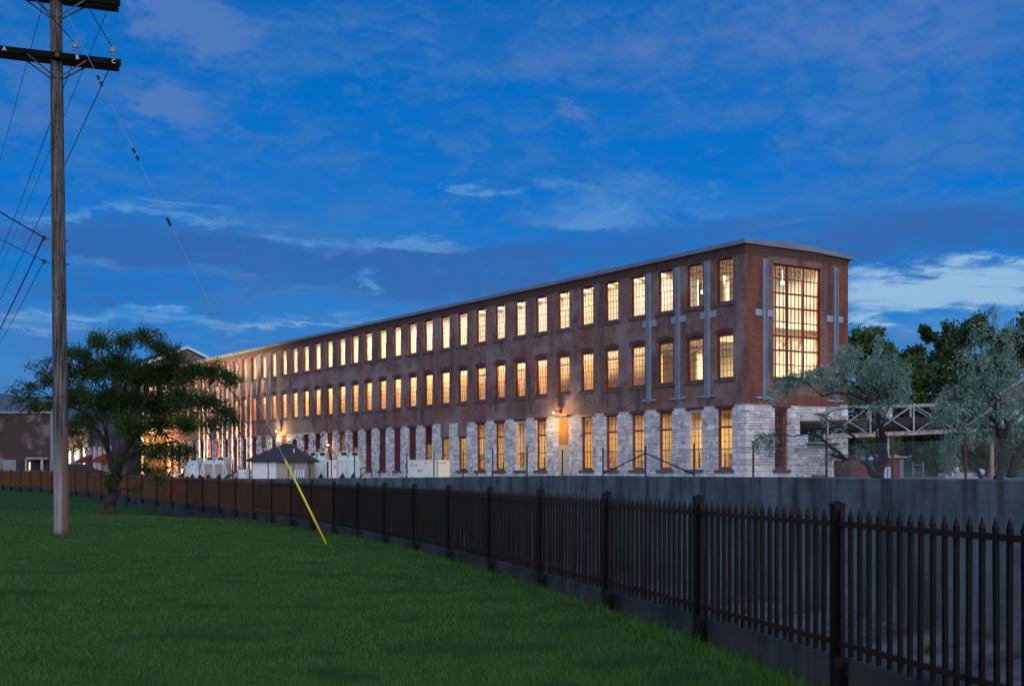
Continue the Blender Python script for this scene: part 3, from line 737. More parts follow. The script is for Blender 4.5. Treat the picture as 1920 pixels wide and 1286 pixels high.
for n in range(NB):
    k = KIND[n]
    if k in proto: o = copy_tree(proto[k], mill)
    else:
        o = (tall_window('frame_red') if k == 'L' else tall_window('white_paint') if k == 'W' else tall_window('maroon', louvre=1.15) if k == 'V'
             else tall_window('maroon', h=2.75-GZ[0]) if k == 'S' else boarded(False) if k == 'B' else boarded(True) if k == 'P' else None)
        if k == 'W': o['label'] = 'tall window in a white painted frame'
        if k == 'O':
            f = MB(); w = GW
            for q in range(6): x0 = -w/2+w*q/6; f.box((x0+.004, .06+.004*(q % 2), 1.98), (x0+w/6-.004, .12, 3.68))
            f.box((-w/2, .121, 1.9), (w/2, .16, 3.70)); o = f.build('timber_panel', 'door_orange', mill)
            f = MB(); f.box((-w/2, .08, -.0), (w/2, .16, 1.96)); f.box((-w/2+.08, .055, .1), (w/2-.08, .08, 1.86)); dd = f.build('door', 'metal_door', o)
            f = MB(); f.tube([(.38, .02, .95), (.38, .055, .95)], .02, 8); f.tube([(.38, .02, .95), (.28, .02, .95)], .012, 6); f.build('handle', 'dark', dd)
            f = MB(); f.box((-w/2-.12, -.22, 3.72), (w/2+.12, .05, 3.80)); f.build('hood', 'maroon', o)
        if k == 'N':
            f = MB(); f.box((-GW/2, .14, 0), (GW/2, .2, 3.0)); o = f.build('boarded_window', 'brick_dark', mill)
        proto[k] = o
    o.location = (0, tc(n), 0 if k == 'O' else GZ[0]); o.rotation_euler = (0, 0, -math.pi/2)
    if k != 'O' and k != 'N' and k != 'S':
        f = MB(); f.box((-.03, tc(n)-GW/2-.16, GZ[1]+.004), (.12, tc(n)+GW/2+.16, GZ[1]+.15)); f.build('lintel', 'maroon' if n < 24 else 'arch', mill)
o = tall_window('frame_red', w=EG[1]-EG[0]); o.location = ((EG[0]+EG[1])/2, 0, GZ[0])
f = MB(); f.box((EG[0]-.2, -.03, GZ[1]+.004), (EG[1]+.2, .12, GZ[1]+.13)); f.build('lintel', 'maroon', mill)
# --- tall end window: three lights, eight rows
f = MB(); x0, x1, z0, z1 = BW; w = x1-x0; fd = .14
f.box((x0, fd, z0), (x0+.09, fd+.1, z1)); f.box((x1-.09, fd, z0), (x1, fd+.1, z1)); f.box((x0+.09, fd, z0), (x1-.09, fd+.1, z0+.1)); f.box((x0+.09, fd, z1-.09), (x1-.09, fd+.1, z1))
for k in (1, 2): x = x0+w*k/3; f.box((x-.06, fd-.01, z0+.1), (x+.06, fd+.11, z1-.09))
for k in range(1, 12):
    if k % 4: x = x0+.045+(w-.09)*k/12; f.box((x-.021, fd+.03, z0+.1), (x+.021, fd+.06, z1-.09))
for k in range(1, 8):
    z = z0+(z1-z0)*k/8; t = .045 if k in (2, 3, 5, 6) else .024; f.box((x0+.09, fd+.02, z-t), (x1-.09, fd+.07, z+t))
bigw = f.build('factory_window', 'frame_red', mill)
g = MB(); g.add([(x0, fd+.05, z0), (x1, fd+.05, z0), (x1, fd+.05, z1), (x0, fd+.05, z1)], [(0, 1, 2, 3)]); g.build('pane', 'glass', bigw)
s = MB(); s.box((x0-.1, -.06, z0-.13), (x1+.1, .2, z0-.002)); s.build('sill', 'sill', bigw)
# --- steel braces
def brace(loc, rot, zt, zb, zc):
    b = MB(); b.box((-.13, -.03, zb), (.13, -.005, zt))
    for sx in (-1, 1): b.box((sx*.13-.014, -.17, zb), (sx*.13+.014, -.03, zt))
    o = b.build('steel_brace', 'steel', mill); o.location = loc; o.rotation_euler = (0, 0, rot)
    for z, hh, ww, yy in ((zc, .17, .62, -.06), (zb+.1, .045, .6, -.12)):
        for sx in (-1, 1): p = MB(); p.box((min(sx*.15, sx*ww), yy, z-hh), (max(sx*.15, sx*ww), -.002, z+hh)); p.build('cross_plate', 'steel', o)
for t, z in ((2.84, 0), (5.27, 0), (7.8, 0)): brace((0, t, 0), -math.pi/2, 11.48, 4.18, 8.62)
for w_ in (1.28, 6.5): brace((w_, 0, 0), 0, 11.32, 4.0, 8.52)
# --- service opening at the end, with a ledge
f = MB(); f.box((4.45, .1, 1.85), (5.8, .16, 2.95)); f.build('opening_backing', 'black', mill)
f = MB(); f.box((4.4, -.35, 1.70), (6.6, .02, 1.78)); f.build('ledge', 'sill', mill)
f = MB(); f.box((4.75, -.05, -.0), (5.75, .0, .08)); f.build('ledge', 'sill', mill)
# --- interior
def slab(z0, z1, t0, mat, nm): m_ = MB(); m_.box((.30, t0, z0), (WID-.05, LEN-.1, z1)); m_.build(nm, mat, mill)
slab(.1, .2, .3, 'floor_wood', 'interior_floor'); slab(3.86, 4.1, .3, 'plaster', 'interior_floor'); slab(7.93, 8.15, 5.9, 'plaster', 'interior_floor')
m_ = MB(); m_.box((.30, .3, 11.74), (WID-.05, LEN-.1, 11.88)); m_.build('ceiling', 'plaster', mill)
m_ = MB(); m_.box((WID-.2, .3, .2), (WID-.06, LEN-.1, 11.74)); m_.box((.3, LEN-.1, 0), (WID-.05, LEN-.05, 11.9)); m_.build('interior_wall', 'plaster', mill)
m_ = MB(); m_.box((2.1, 6.2, 8.151), (2.2, LEN-.2, 11.738)); m_.build('partition', 'blinds', mill)
m_ = MB(); m_.box((1.7, 8.9, 4.101), (1.8, LEN-.2, 7.928)); m_.build('partition', 'panels', mill)
m_ = MB(); m_.box((3.6, 2.2, .201), (3.7, LEN-.2, 3.858)); m_.build('partition', 'panels', mill)
for z, tmax in ((11.44, 30), (7.66, 30), (3.6, 40)):
    m_ = MB(); t = .8
    while t < tmax: m_.box((.31, t, z), (WID-.25, t+.2, z+(.295 if z > 11 else .268 if z > 7 else .258))); t += 1.24
    m_.build('ceiling_beam', 'joist', mill)
m_ = MB()
for t in (1.1, 4.8, 8.5): m_.box((3.0, t, 8.2 if t > 4 else 4.15), (3.25, t+.25, 11.43)); m_.box((4.6, t+.4, 4.15), (4.85, t+.65, 7.65))
m_.build('column', 'plaster', mill)
m_ = MB(); m_.tube([(1.2, .9, 7.1), (1.2, 30, 7.1)], .1, 8); m_.build('duct', 'steel', mill)
for (x, y, z) in ((3.9, 1.3, 10.45), (2.9, 2.4, 9.75), (1.2, 4.7, 10.15), (1.0, 19.2, 5.75), (.9, 16.6, 5.9), (1.0, 11.7, 2.75), (.9, 9.2, 2.5)):
    m_ = MB(); m_.lathe([(0.001, -.1), (.07, -.08), (.1, 0), (.07, .08), (.03, .1)], (x, y, z), 12); m_.tube([(x, y, z+.1), (x, y, z+.7)], .008, 5); m_.build('pendant_lamp', 'lamp_soft', mill, smooth=True)
WARM = (1.0, .76, .42); CREAM = (1.0, .87, .62)
random.seed(3)
for z, x, col, e in ((11.70, 1.15, CREAM, 52), (7.90, .95, WARM, 44), (3.82, 1.6, (1.0, .68, .30), 30)):
    t = 9.5 if z < 11 else 7.5
    while t < LEN-3:
        L = random.choice((5.0, 7.5)); L = min(L, LEN-1-t); k = random.uniform(.72, 1.25)
        if z < 4 and 33 < t < 60: k *= .35
        if z < 8 and t > 62: k *= .5
        l = light('AREA', 'ceiling_strip_light', (x, t+L/2, z), 1.35*e*L*k, (col[0], col[1]*random.uniform(.96, 1.04), col[2]*random.uniform(.85, 1.15)), .25, L*.95, None, mill)
        t += L
for (x, y, z, e) in ((4, 2.0, 11.3, 600), (3.4, 5.0, 11.2, 480), (3.6, 2.2, 7.4, 300), (2.6, 5.6, 7.4, 440), (3.5, 8.0, 7.3, 300), (1.6, 2.0, 3.4, 90), (2.0, 4.2, 3.4, 75), (2.0, 6.8, 3.4, 100)):
    light('AREA', 'ceiling_strip_light', (x, y, z), 1.4*e, CREAM if z > 8 else WARM, 1.2, .4, None, mill)
# --- lamps on the wall
def wall_lamp(t, z, e, col=(1.0, .62, .24), x=-.2):
    m_ = MB(); m_.box((-.1, t-.09, z-.03), (.0, t+.09, z+.16)); m_.bar((-.1, t, z+.1), (x, t, z+.1), .05, .05); m_.lathe([(.1, .02), (.12, .08), (.05, .13), (0, .14)], (x, t, z), 10)
    o = m_.build('wall_lamp', 'dark', mill)
    b = MB(); b.lathe([(0.001, -.08), (.05, -.06), (.075, 0), (.05, .05), (.001, .06)], (x, t, z), 10); b.build('bulb', 'lamp', o, smooth=True)
    light('POINT', 'wall_lamp_light', (x-.16, t, z-.1), e, col, .08, parent=mill)
wall_lamp(tpx(1052), 3.95, 260, x=-.55); wall_lamp(tpx(528), 4.05, 420, (1, .74, .3), x=-.5); wall_lamp(tpx(619), 2.6, 30)
for px in (386, 413, 440, 466):                        # floodlights on the old end of the facade; fins added to stripe their light
    t = tpx(px); m_ = MB(); m_.box((-4.35, t-.25, -.3), (-4.1, t+.25, .0))
    for k in range(9): yy = (k-4)*.085+random.uniform(-.015, .015); m_.box((-3.98, t+yy-.02, -.3), (-3.9, t+yy+.02, .62))
    m_.build('floodlight', 'dark', mill)
    light('SPOT', 'flood', (-4.2, t, .12), 15000, (1.0, .83, .44), .006, rot=(0, R(-142), 0), parent=mill, spot=R(100))

# ------------------------------------------------------------------ gabled block at the far end
def M3(o, p): return world_of(o) @ Vector(p)
gb = empty('gabled_brick_block', mw((-3.0, LEN+.05, -.1)), PHI); tag(gb, 'taller gabled dark brick block with pale rake trim beyond the mill', 'building')
g = MB(); W_, D_ = 10.6, 12.0; eh, ah = 12.2, 14.5
g.box((0, 0, -.3), (W_, D_, eh)); g.prism([(0, 0, eh), (W_, 0, eh), (W_/2, 0, ah)], (0, D_, 0)); g.build('wall', 'brick_dark', gb)
g = MB()
for a, b in (((-.35, eh-.05), (W_/2, ah+.1)), ((W_+.35, eh-.05), (W_/2, ah+.1))): g.prism([(a[0], -.3, a[1]), (b[0], -.3, b[1]), (b[0], -.3, b[1]+.22), (a[0], -.3, a[1]+.22)], (0, D_+.6, 0))
rf = g.build('roof', 'roof_dark', gb)
g = MB()
for a, b in (((-.36, eh-.06), (W_/2, ah+.09)), ((W_+.36, eh-.06), (W_/2, ah+.09))): g.prism([(a[0], -.34, a[1]), (b[0], -.34, b[1]), (b[0], -.34, b[1]+.30), (a[0], -.34, a[1]+.30)], (0, .035, 0))
g.build('rake_trim', 'white_paint', rf)
for x in (.05, W_-.2): g = MB(); g.box((x, -.12, 0), (x+.28, -.01, eh-.1)); g.build('corner_board', 'white_paint', gb)
for k in range(3):
    for j in range(2):
        f = MB(); xx = 1.4+k*1.5; zz = 4.6+j*3.9
        f.box((xx-.5, -.05, zz), (xx+.5, -.006, zz+1.9)); o = f.build('window', 'frame_red', gb)
        f = MB(); f.box((xx-.4, -.065, zz+.1), (xx+.4, -.052, zz+1.8)); f.build('pane', 'interior_lit', o)
wg = empty('mill_wing', mw((0, LEN+12.2, 0)), PHI); tag(wg, 'two-storey brick wing with white stone piers and maroon awnings', 'building')
g = MB(); g.box((0, 0, 3.7), (8, 34, 7.6)); g.build('wall', 'brick_dark', wg)
g = MB(); g.box((.25, 0, -.4), (8, 34, 3.69)); g.build('recessed_wall', 'maroon', wg)
g = MB(); g.box((-.3, -.2, 7.6), (8.2, 34.2, 7.8)); g.build('roof', 'roof_dark', wg)
for k in range(13): g = MB(); g.box((-.05, k*2.6+.2, -.3), (.4, k*2.6+1.3, 3.72)); g.build('stone_pier', 'stone', wg)
for t in (12.2, 19.9):
    g = MB(); g.prism([(-.06, t, 2.7), (-1.9, t, 1.75), (-1.9, t, 1.55), (-.06, t, 1.55)], (0, 2.2, 0)); g.build('awning', 'maroon', wg)
for t in (24, 28, 32): light('SPOT', 'uplight', (-1.2, t, .3), 6000, (1.0, .82, .5), .05, rot=(0, R(-160), 0), parent=wg, spot=R(60))
g = MB(); g.box((-.22, 4.9, 3.2), (-.06, 5.1, 3.4)); lp = g.build('wall_lamp', 'dark', wg); g = MB(); g.lathe([(.001, -.12), (.08, -.06), (.1, 0), (.06, .06), (.001, .08)], (-.3, 5.0, 3.2), 10); g.build('bulb', 'lamp', lp)
light('POINT', 'wall_lamp_light', (-.9, 5.0, 3.0), 600, (1.0, .48, .15), .12, parent=wg)
for gx, gz, ge in ((1.1, 3.35, 1500), (2.3, 2.9, 900)):
    g = MB(); g.box((gx-.1, -.2, gz+.05), (gx+.1, -.01, gz+.25)); lp = g.build('wall_lamp', 'dark', gb); g = MB(); g.lathe([(.001, -.12), (.09, -.06), (.12, 0), (.07, .06), (.001, .08)], (gx, -.3, gz), 10); g.build('bulb', 'lamp', lp)
    light('POINT', 'wall_lamp_light', (gx, -.75, gz-.1), ge, (1.0, .46, .13), .1, parent=gb)

# ------------------------------------------------------------------ dark building far left
lb = empty('brick_warehouse', at(48, 900, 122)); lb.location.z = -.7; tag(lb, 'low dark brick warehouse with pale roof edge behind the lawn at far left', 'building')
def L(px, y, Y=122): p = at(px, y, Y); return p
def boxpx(a, b, y0, y1, Y, d): p, q = at(a, y1, Y), at(b, y0, Y); m_ = MB(); m_.box((p.x, Y, p.z), (q.x, Y+d, q.z)); return m_
def wedge(y0, y1, a0, Y0, Y1):
    p, q, r, t_ = at(-260, y1, Y0), at(a0, y1, Y0), at(a0-8, y1, Y1), at(-200, y1, Y1); h = at(0, y0, Y0).z-p.z
    return MB().prism([(p.x, Y0, p.z), (q.x, Y0, p.z), (r.x, Y1, p.z), (t_.x, Y1, p.z)], (0, 0, h))
wedge(775, 902, 94, 122, 138).build('wall', 'brick_dark', lb, world=True)
wedge(771, 774.9, 95, 121.8, 138.3).build('roof_edge', 'cap', lb, world=True)
boxpx(60, 93, 752, 771, 126, 1.5).build('roof_house', 'brick_dark', lb, world=True)
boxpx(94.6, 99, 752, 900, 121.8, .3).build('downpipe', 'cap', lb, world=True)
gd = boxpx(5, 30, 862, 900, 121.93, .1).build('garage_door', 'cap', lb, world=True)
boxpx(48, 79, 857, 861, 120.2, 1.75).build('canopy', 'cap', lb, world=True)
en = boxpx(50, 77, 862, 900, 121.9, .08).build('entrance', 'black', lb, world=True)
for a, b in ((47, 50), (76, 79)): boxpx(a, b, 861, 900, 120.4, .3).build('canopy_post', 'steel', lb, world=True)
boxpx(54, 57, 866, 884, 121.82, .05).build('lit_glass', 'interior_lit', en, world=True)

# parked car in front of the wing
def car():
    p = at(150, 884, 118); p.z = -.55
    c = empty('parked_car', p, R(32)); tag(c, 'dark parked car beyond the fence, left of the leafy apple tree', 'car')
    pr = [(-2.1, .3), (2.1, .3), (2.15, .75), (1.2, .92), (.75, 1.38), (-.95, 1.42), (-1.7, .98), (-2.15, .9)]
    b = MB(); b.prism([(x, -.85, z) for x, z in pr], (0, 1.7, 0)); b.build('body', 'black', c)
    for sy in (-.86, .84): w = MB(); w.prism([(1.05, sy, .95), (.68, sy, 1.3), (-.9, sy, 1.33), (-1.45, sy, .98)], (0, .02, 0)); w.build('window', 'dark', c)
    for x in (-1.35, 1.35):
        for sy in (-.88, .68): w = MB(); w.tube([(x, sy, .32), (x, sy+.2, .32)], .32, 16); wh = w.build('wheel', 'dark', c)
car()

# ------------------------------------------------------------------ yard equipment
ZY = -.40
def hut():
    Y = 84; x0, x1 = at(471, 0, Y).x, at(575, 0, Y).x; xm = at(528, 0, Y).x
    o = empty('pump_hut', ((x0+x1)/2, Y+2, ZY)); tag(o, 'small pale block hut with dark hipped roof in the yard', 'hut')
    z1 = at(0, 862, Y).z; za = at(0, 831.5, Y+2).z
    b = MB(); b.box((x0, Y, ZY-.2), (x1, Y+3.4, z1)); b.build('wall', 'tan', o, world=True)
    b = MB()
    for a, c in ((474, 502), (504, 518)): p, q = at(a, 0, Y).x, at(c, 0, Y).x; b.box((p, Y-.03, ZY), (q, Y-.002, z1-.08))
    b.build('door', 'white_paint', o, world=True)
    b = MB(); p, q = at(540, 0, Y).x, at(551, 0, Y).x; b.box((p, Y-.03, at(0, 882, Y).z), (q, Y-.002, at(0, 871, Y).z)); w = b.build('window', 'dark', o, world=True)
    b = MB(); b.box((p+.05, Y-.045, at(0, 881, Y).z), (q-.05, Y-.032, at(0, 872, Y).z)); b.build('pane', 'steel', w, world=True)
    b = MB(); e = .28; A = [(x0-e, Y-e, z1), (x1+e, Y-e, z1), (x1+e, Y+3.4+e, z1), (x0-e, Y+3.4+e, z1)]; r0, r1 = (xm-.15, Y+1.7, za), (xm+.25, Y+1.7, za)
    vs = A+[(v[0], v[1], v[2]-.13) for v in A]+[r0, r1]
    b.add(vs, [(0, 1, 9, 8), (1, 2, 9), (2, 3, 8, 9), (3, 0, 8), (0, 4, 5, 1), (1, 5, 6, 2), (2, 6, 7, 3), (3, 7, 4, 0), (4, 7, 6, 5)]); rf = b.build('roof', 'roof_dark', o, world=True)
    b = MB(); v = at(551, 850, Y+.6); b.tube([v, v+Vector((0, 0, .32))], .05, 8); b.build('vent_pipe', 'white_paint', rf, world=True)
hut()
def handler(px0, px1, ytop, Y, label, tan=False, hoods=2):
    a, b = at(px0, 0, Y).x, at(px1, 0, Y).x; w = b-a
    o = empty('air_handler', ((a+b)/2, Y+1.2, ZY)); tag(o, label, 'air handler', 'sheet-metal air handlers in the yard')
    H = at(0, ytop, Y).z-ZY; D = 2.2; mat = 'unit'
    body = MB(); e = w*.5
    # flared casing: narrow skirt, wide shoulder, chamfered foot
    pr = [(-e*.62, .0), (-e*1.0, H*.22), (-e*.78, H*.70), (e*.78, H*.70), (e*1.0, H*.22), (e*.62, .0)]
    body.prism([(x, -.9, z) for x, z in pr], (0, D, 0)); body.build('casing', 'tan' if tan else mat, o)
    for sx in (-1, 1):
        r = MB(); r.bar((sx*e*1.0, -.93, H*.22), (sx*e*.78, -.93, H*.70), .09, .06, (0, 1, 0)); r.bar((sx*e*1.0, -.93, H*.22), (sx*e*.62, -.93, .0), .09, .06, (0, 1, 0)); r.build('edge_angle', mat, o)
    for k in range(hoods):
        x0 = -e*.80+2*e*.80*k/hoods; x1 = x0+2*e*.80/hoods-.04; w_ = x1-x0; zb = H*.702
        hd = MB(); hd.prism([(x0, -.86, zb), (x1, -.86, zb), (x1, -.86, H*.86), (x0+w_*.36, -.86, H*.86), (x0, -.86, H*.78)], (0, 1.9, 0))
        hd.prism([(x0+w_*.05, -.80, H*.79), (x0+w_*.34, -.80, H*.862), (x0+w_*.34, -.80, H), (x0+w_*.24, -.80, H*.97)], (0, 1.6, 0))
        hd.box((x0+w_*.34, -.80, H*.975), (x1, .8, H)); hd.box((x1-.05, -.80, H*.862), (x1, .8, H*.974)); hd.box((x0+w_*.34, -.2, H*.862), (x1-.05, .8, H*.974))
        h = hd.build('hood', mat, o)
        d = MB(); d.box((x0+w_*.36, -.23, H*.865), (x1-.06, -.205, H*.97)); d.build('duct_mouth', 'unit_in', h)
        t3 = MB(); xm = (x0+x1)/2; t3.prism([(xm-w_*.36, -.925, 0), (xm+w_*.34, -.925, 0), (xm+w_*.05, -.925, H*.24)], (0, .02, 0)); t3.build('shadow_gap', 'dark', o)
        r2 = MB(); r2.bar((x0+.02, -.93, H*.70), (xm-w_*.40, -.95, H*.02), .10, .05, (0, 1, 0)); r2.bar((x1-.02, -.93, H*.70), (xm+w_*.40, -.95, H*.02), .06, .05, (0, 1, 0)); r2.build('fold', mat, o)
    r2 = MB(); r2.box((-e*.8, -.95, H*.67), (e*.8, -.9, H*.70)); r2.build('flange', 'white_paint', o)
handler(570, 614, 847, 88, 'grey sheet-metal air handler right beside the pump hut')
handler(626, 677, 846.5, 88, 'grey sheet-metal air handler with hoods, nearest the maroon boards')
handler(374, 424, 856.5, 96, 'air handler with broad tan front panel behind the apple tree', True)
handler(347, 371, 857, 96, 'narrow grey air handler mostly hidden by the apple tree', False, 1)
def cabinet(px0, px1, ytop, Y, label, mat='white_paint', slots=True):
    a, b = at(px0, 0, Y).x, at(px1, 0, Y).x; o = empty('electrical_cabinet', ((a+b)/2, Y, ZY)); tag(o, label, 'cabinet'); w = (b-a)/2; H = at(0, ytop, Y).z-ZY
    c = MB(); c.box((-w, 0, 0), (w, .8, H)); c.build('casing', mat, o)
    d = MB(); d.box((-w*.5, -.03, .1), (w*.92, -.002, H-.1)); dd = d.build('door', mat, o)
    h = MB(); h.bar((w*.7, -.06, H*.55), (w*.7, -.06, H*.75), .04, .05); h.build('handle', 'dark', dd)
    if slots:
        s = MB(); s.box((-w*.92, -.0035, .1), (-w*.58, -.001, H-.1))
        for k in range(9): z = .12+(H-.24)*k/9; s.box((-w*.9, -.02, z), (-w*.6, -.002, z+(H-.24)/16))
        s.build('vent_grille', 'dark', o)
cabinet(612, 631, 862, 84, 'pale upright electrical cabinet between the two grey air handlers')
cabinet(447, 462, 880, 82, 'low pale cabinet left of the pump hut', slots=False)
def meters():
    Y = 82; o = empty('meter_rack', at(559, 0, Y)); o.location.z = ZY; tag(o, 'rack of four pale cylinders beside the hut window', 'meter rack')
    x0, x1 = at(552, 0, Y).x-o.location.x, at(572, 0, Y).x-o.location.x; z1 = at(0, 880, Y).z-ZY
    b = MB(); b.box((x0, 0, 0), (x1, .3, z1)); b.build('box', 'steel', o)
    for k in range(4): x = x0+(x1-x0)*(k+.5)/4; b = MB(); b.tube([(x, -.08, .15), (x, -.08, z1-.04)], .06, 10); b.build('cylinder', 'white_paint', o)
meters()
def generator():
    Y = 78; a, b = at(765, 0, Y), at(820, 0, Y); o = empty('generator', (a.x, Y, ZY)); tag(o, 'long pale grey generator enclosure standing behind the channel wall', 'generator')
    w = b.x-a.x; H = at(0, 863, Y).z-ZY
    c = MB(); c.box((0, 0, .0), (w, 1.1, H)); c.build('enclosure', 'gen', o)
    c = MB(); c.box((-.03, -.03, H+.001), (w+.03, 1.13, H+.04)); c.build('lid', 'gen', o)
    for x0, x1 in ((.15, w*.66),):
        d = MB(); d.box((x0, -.02, .12), (x1, -.002, H-.1)); dd = d.build('door', 'gen', o)
        for x in (w*.34, w*.43): h = MB(); h.box((x, -.05, H*.42), (x+.06, -.021, H*.52)); h.build('handle', 'dark', dd)
        for x in (x0+.08, x1-.1):
            for z in (.14, H-.22): h = MB(); h.prism([(x-.05, -.035, z), (x+.05, -.035, z), (x, -.035, z+.09)], (0, .014, 0)); h.build('hinge', 'dark', dd)
    Mx = Matrix.Translation((w*.2, -.024, H*.74)) @ Matrix.Rotation(math.pi/2, 4, 'X')
    text('lettering', 'KOHLER', .13, Mx, 'dark', o)
    p, q = at(820.5, 0, Y), at(843, 0, Y)
    o2 = empty('radiator_cabinet', (p.x, Y-.05, ZY)); tag(o2, 'square cabinet at the right end of the generator, warm light in its cream colour', 'cabinet'); ww = q.x-p.x
    c = MB(); c.box((0.02, 0, 0), (ww, 1.1, H+.03)); c.build('casing', 'gen_end', o2)
    c = MB(); c.box((.1, -.012, .08), (ww-.06, -.002, H-.05)); c.build('door', 'gen_end', o2)
    text('lettering', 'KOHLER', .12, Matrix.Translation((ww*.4, -.018, H*.86)) @ Matrix.Rotation(math.pi/2, 4, 'X'), 'dark', o2)
generator()
def loading_rail():
    Y = 86; o = empty('pipe_rail', at(690, 0, Y)); o.location.z = ZY; tag(o, 'thin steel pipe rail between air handlers and boarded windows', 'rail')
    p, q = at(676, 877, Y), at(697, 877, Y); b = MB(); b.tube([p, q], .04, 6)
    for v in (p, q): b.tube([(v.x, v.y, ZY), v], .04, 6)
    b.build('rail', 'strap', o, world=True)
loading_rail()

# ------------------------------------------------------------------ utility pole
PY = 28.6; PB = at(115.5, 1001, PY)
pole = empty('utility_pole', PB); tag(pole, 'weathered wooden utility pole with double crossarms on the lawn', 'utility pole')
def pole_x(py): return at(115.5-(1000-py)*0.0106, py, PY)
b = MB(); hs = [1003, 990, 900, 700, 500, 300, 100, 0, -120]
b.tube([pole_x(y) for y in hs], [.172, .166, .163, .156, .15, .143, .135, .131, .125], 20); b.build('shaft', 'pole', pole, world=True, smooth=True)
AD = Vector((2.62, 1.05, 0)).normalized(); AN = Vector((-AD.y, AD.x, 0))
def arm_at(c, px, off):                                # point along the arm on a picture column
    u = (px-CX)/F; q = c+AN*off; return q+AD*((u*q.y-q.x)/(AD.x-u*AD.y))
def arms(py_c, letters):
    c = pole_x(py_c); half = 1.36
    for s in (-1, 1):
        p = c+AN*s*.20; m_ = MB(); m_.bar(p-AD*half, p+AD*half, .10, .135); m_.build('crossarm', 'arm', pole, world=True)
    for e in (-1, 1):
        for s in (-1, 1):
            m_ = MB(); m_.bar(c+AN*s*.26+AD*e*.62-Vector((0, 0, .05)), c+AN*s*.155+AD*e*.02-Vector((0, 0, .48)), .035, .012, (0, 1, 0)); m_.build('arm_brace', 'strap', pole, world=True)
    m_ = MB(); m_.tube([c-AN*.3, c+AN*.3], .02, 8); m_.tube([c-AN*.27, c-AN*.255], .045, 8); m_.build('through_bolt', 'strap', pole, world=True)
    if letters:
        for ch, px in zip('ABC', (8, 145, 213)):
            p = arm_at(c, px, -.256)
            m3 = Matrix((AD, Vector((0, 0, 1)), -AN)).transposed().to_4x4(); m3.translation = p-PB
            text('letter_plate', ch, .13, m3, 'letters', pole)
    return c
c1 = arms(110, True); c2 = arms(-4, False)
def insulator(p, h=.0):
    m_ = MB(); m_.lathe([(.012, 0), (.012, .1), (.04, .1), (.05, .12), (.035, .14), (.075, .15), (.08, .175), (.045, .2), (.06, .22), (.055, .26), (.0, .27)], p, 12)
    m_.build('insulator', 'porcelain', pole, world=True, smooth=True); return p+Vector((0, 0, .25))
def arm_pt(c, px, s=-1, dz=.07):
    return arm_at(c, px, .2*s)+Vector((0, 0, dz))
iB = insulator(arm_pt(c1, 141)); iC = insulator(arm_pt(c1, 211))
for y in (449, 493):
    p = pole_x(y); m_ = MB(); m_.bar(p-Vector((.19, 0, 0)), p-Vector((.30, .05, -.03)), .03, .03); m_.lathe([(.05, -.04), (.035, 0), (.05, .04)], p+Vector((-.31, -.05, .02)), 10); m_.tube([p+Vector((.14, 0, -.03)), p+Vector((.24, 0, -.03))], .012, 6); m_.build('spool_bracket', 'strap', pole, world=True)
m_ = MB()
for k, y in enumerate((230, 420, 560, 640, 745)):
    p = pole_x(y); m_.tube([p+Vector((.02*k, -.15, 0)), p+Vector((.02*k, -.17, 0))], .02, 6)
m_.build('bolt_head', 'dark', pole, world=True)
# cables
def cable(p, q, r, label, sag=0.3, n=20):
    p, q = Vector(p), Vector(q); pts = []
    for i in range(n+1): t = i/n; v = p.lerp(q, t); v.z -= sag*4*t*(1-t); pts.append(v)
    tag(MB().tube(pts, r, 6).build('power_cable', 'black', smooth=True), label, 'cable', 'overhead cables on the utility pole')
far = Vector((-.427, .904, -.008))*70
A2 = lambda px: arm_pt(c2, px, dz=-.1)
cable(A2(84), A2(84)+far, .008, 'black overhead cable leftmost behind the upper crossarm', .2)
cable(A2(205), A2(205)+far, .008, 'black overhead cable from the upper arm tip, crossing behind lower arm', .2)
cable(arm_pt(c1, 135, 1, -.05), arm_pt(c1, 135, 1, -.05)+far, .010, 'black overhead cable from the lower arm just right of the pole', .3)
cable(arm_pt(c1, 204, 1, -.06), arm_pt(c1, 204, 1, -.06)+far, .012, 'black overhead cable from the lower arm tip running away left', .3)
k1 = pole_x(448)+Vector((-.31, -.05, .02)); k2 = pole_x(492)+Vector((-.31, -.05, .02))
cable(k1, k1+far, .017, 'thick overhead cable going left and down from the upper bracket', .6)
cable(k2, k2+far, .008, 'thin overhead cable going left and down from the lower bracket', .5)
cable(k1, (-9.5, 14, k1.z+.2), .015, 'thick overhead cable rising left from the upper bracket', .1)
cable(k2, (-9.5, 14, k2.z+.1), .008, 'thin overhead cable rising left from the lower bracket', .1)
cable(iB, iB+Vector((.05, -1, .004))*24, .010, 'black overhead cable tied to the insulator marked B', .1)
cable(iC, iC+Vector((.12, -1, .004))*24, .010, 'black overhead cable tied to the insulator marked C', .1)
# guy wire
GT = pole_x(8)+Vector((.14, 0, 0)); GA = at(612, 1021, 24.6); GA.z = float(lawn_z(GA.x, GA.y))
gw = empty('guy_wire', GA); tag(gw, 'grey guy wire with yellow guard slanting from the pole to the lawn', 'guy wire')
def gp(py): t = (py-8)/(1021-8); u0 = 28.6; w = t*GA.y/(t*GA.y+(1-t)*GT.y); s = t*GT.y/(t*GT.y+(1-t)*GA.y); return GT.lerp(GA, s)
MB().tube([GT, GA], .0068, 6).build('strand', 'guy', gw, world=True)
MB().tube([gp(862), GA], .021, 10).build('guard', 'yellow', gw, world=True, smooth=True)
for y in (146, 158, 283, 297, 414, 420): 
    p = gp(y); d = (GA-GT).normalized(); m_ = MB(); m_.tube([p-d*.07, p-d*.03, p, p+d*.03, p+d*.07], [.014, .035, .022, .035, .014], 8); m_.build('strain_insulator', 'dark', gw, world=True)
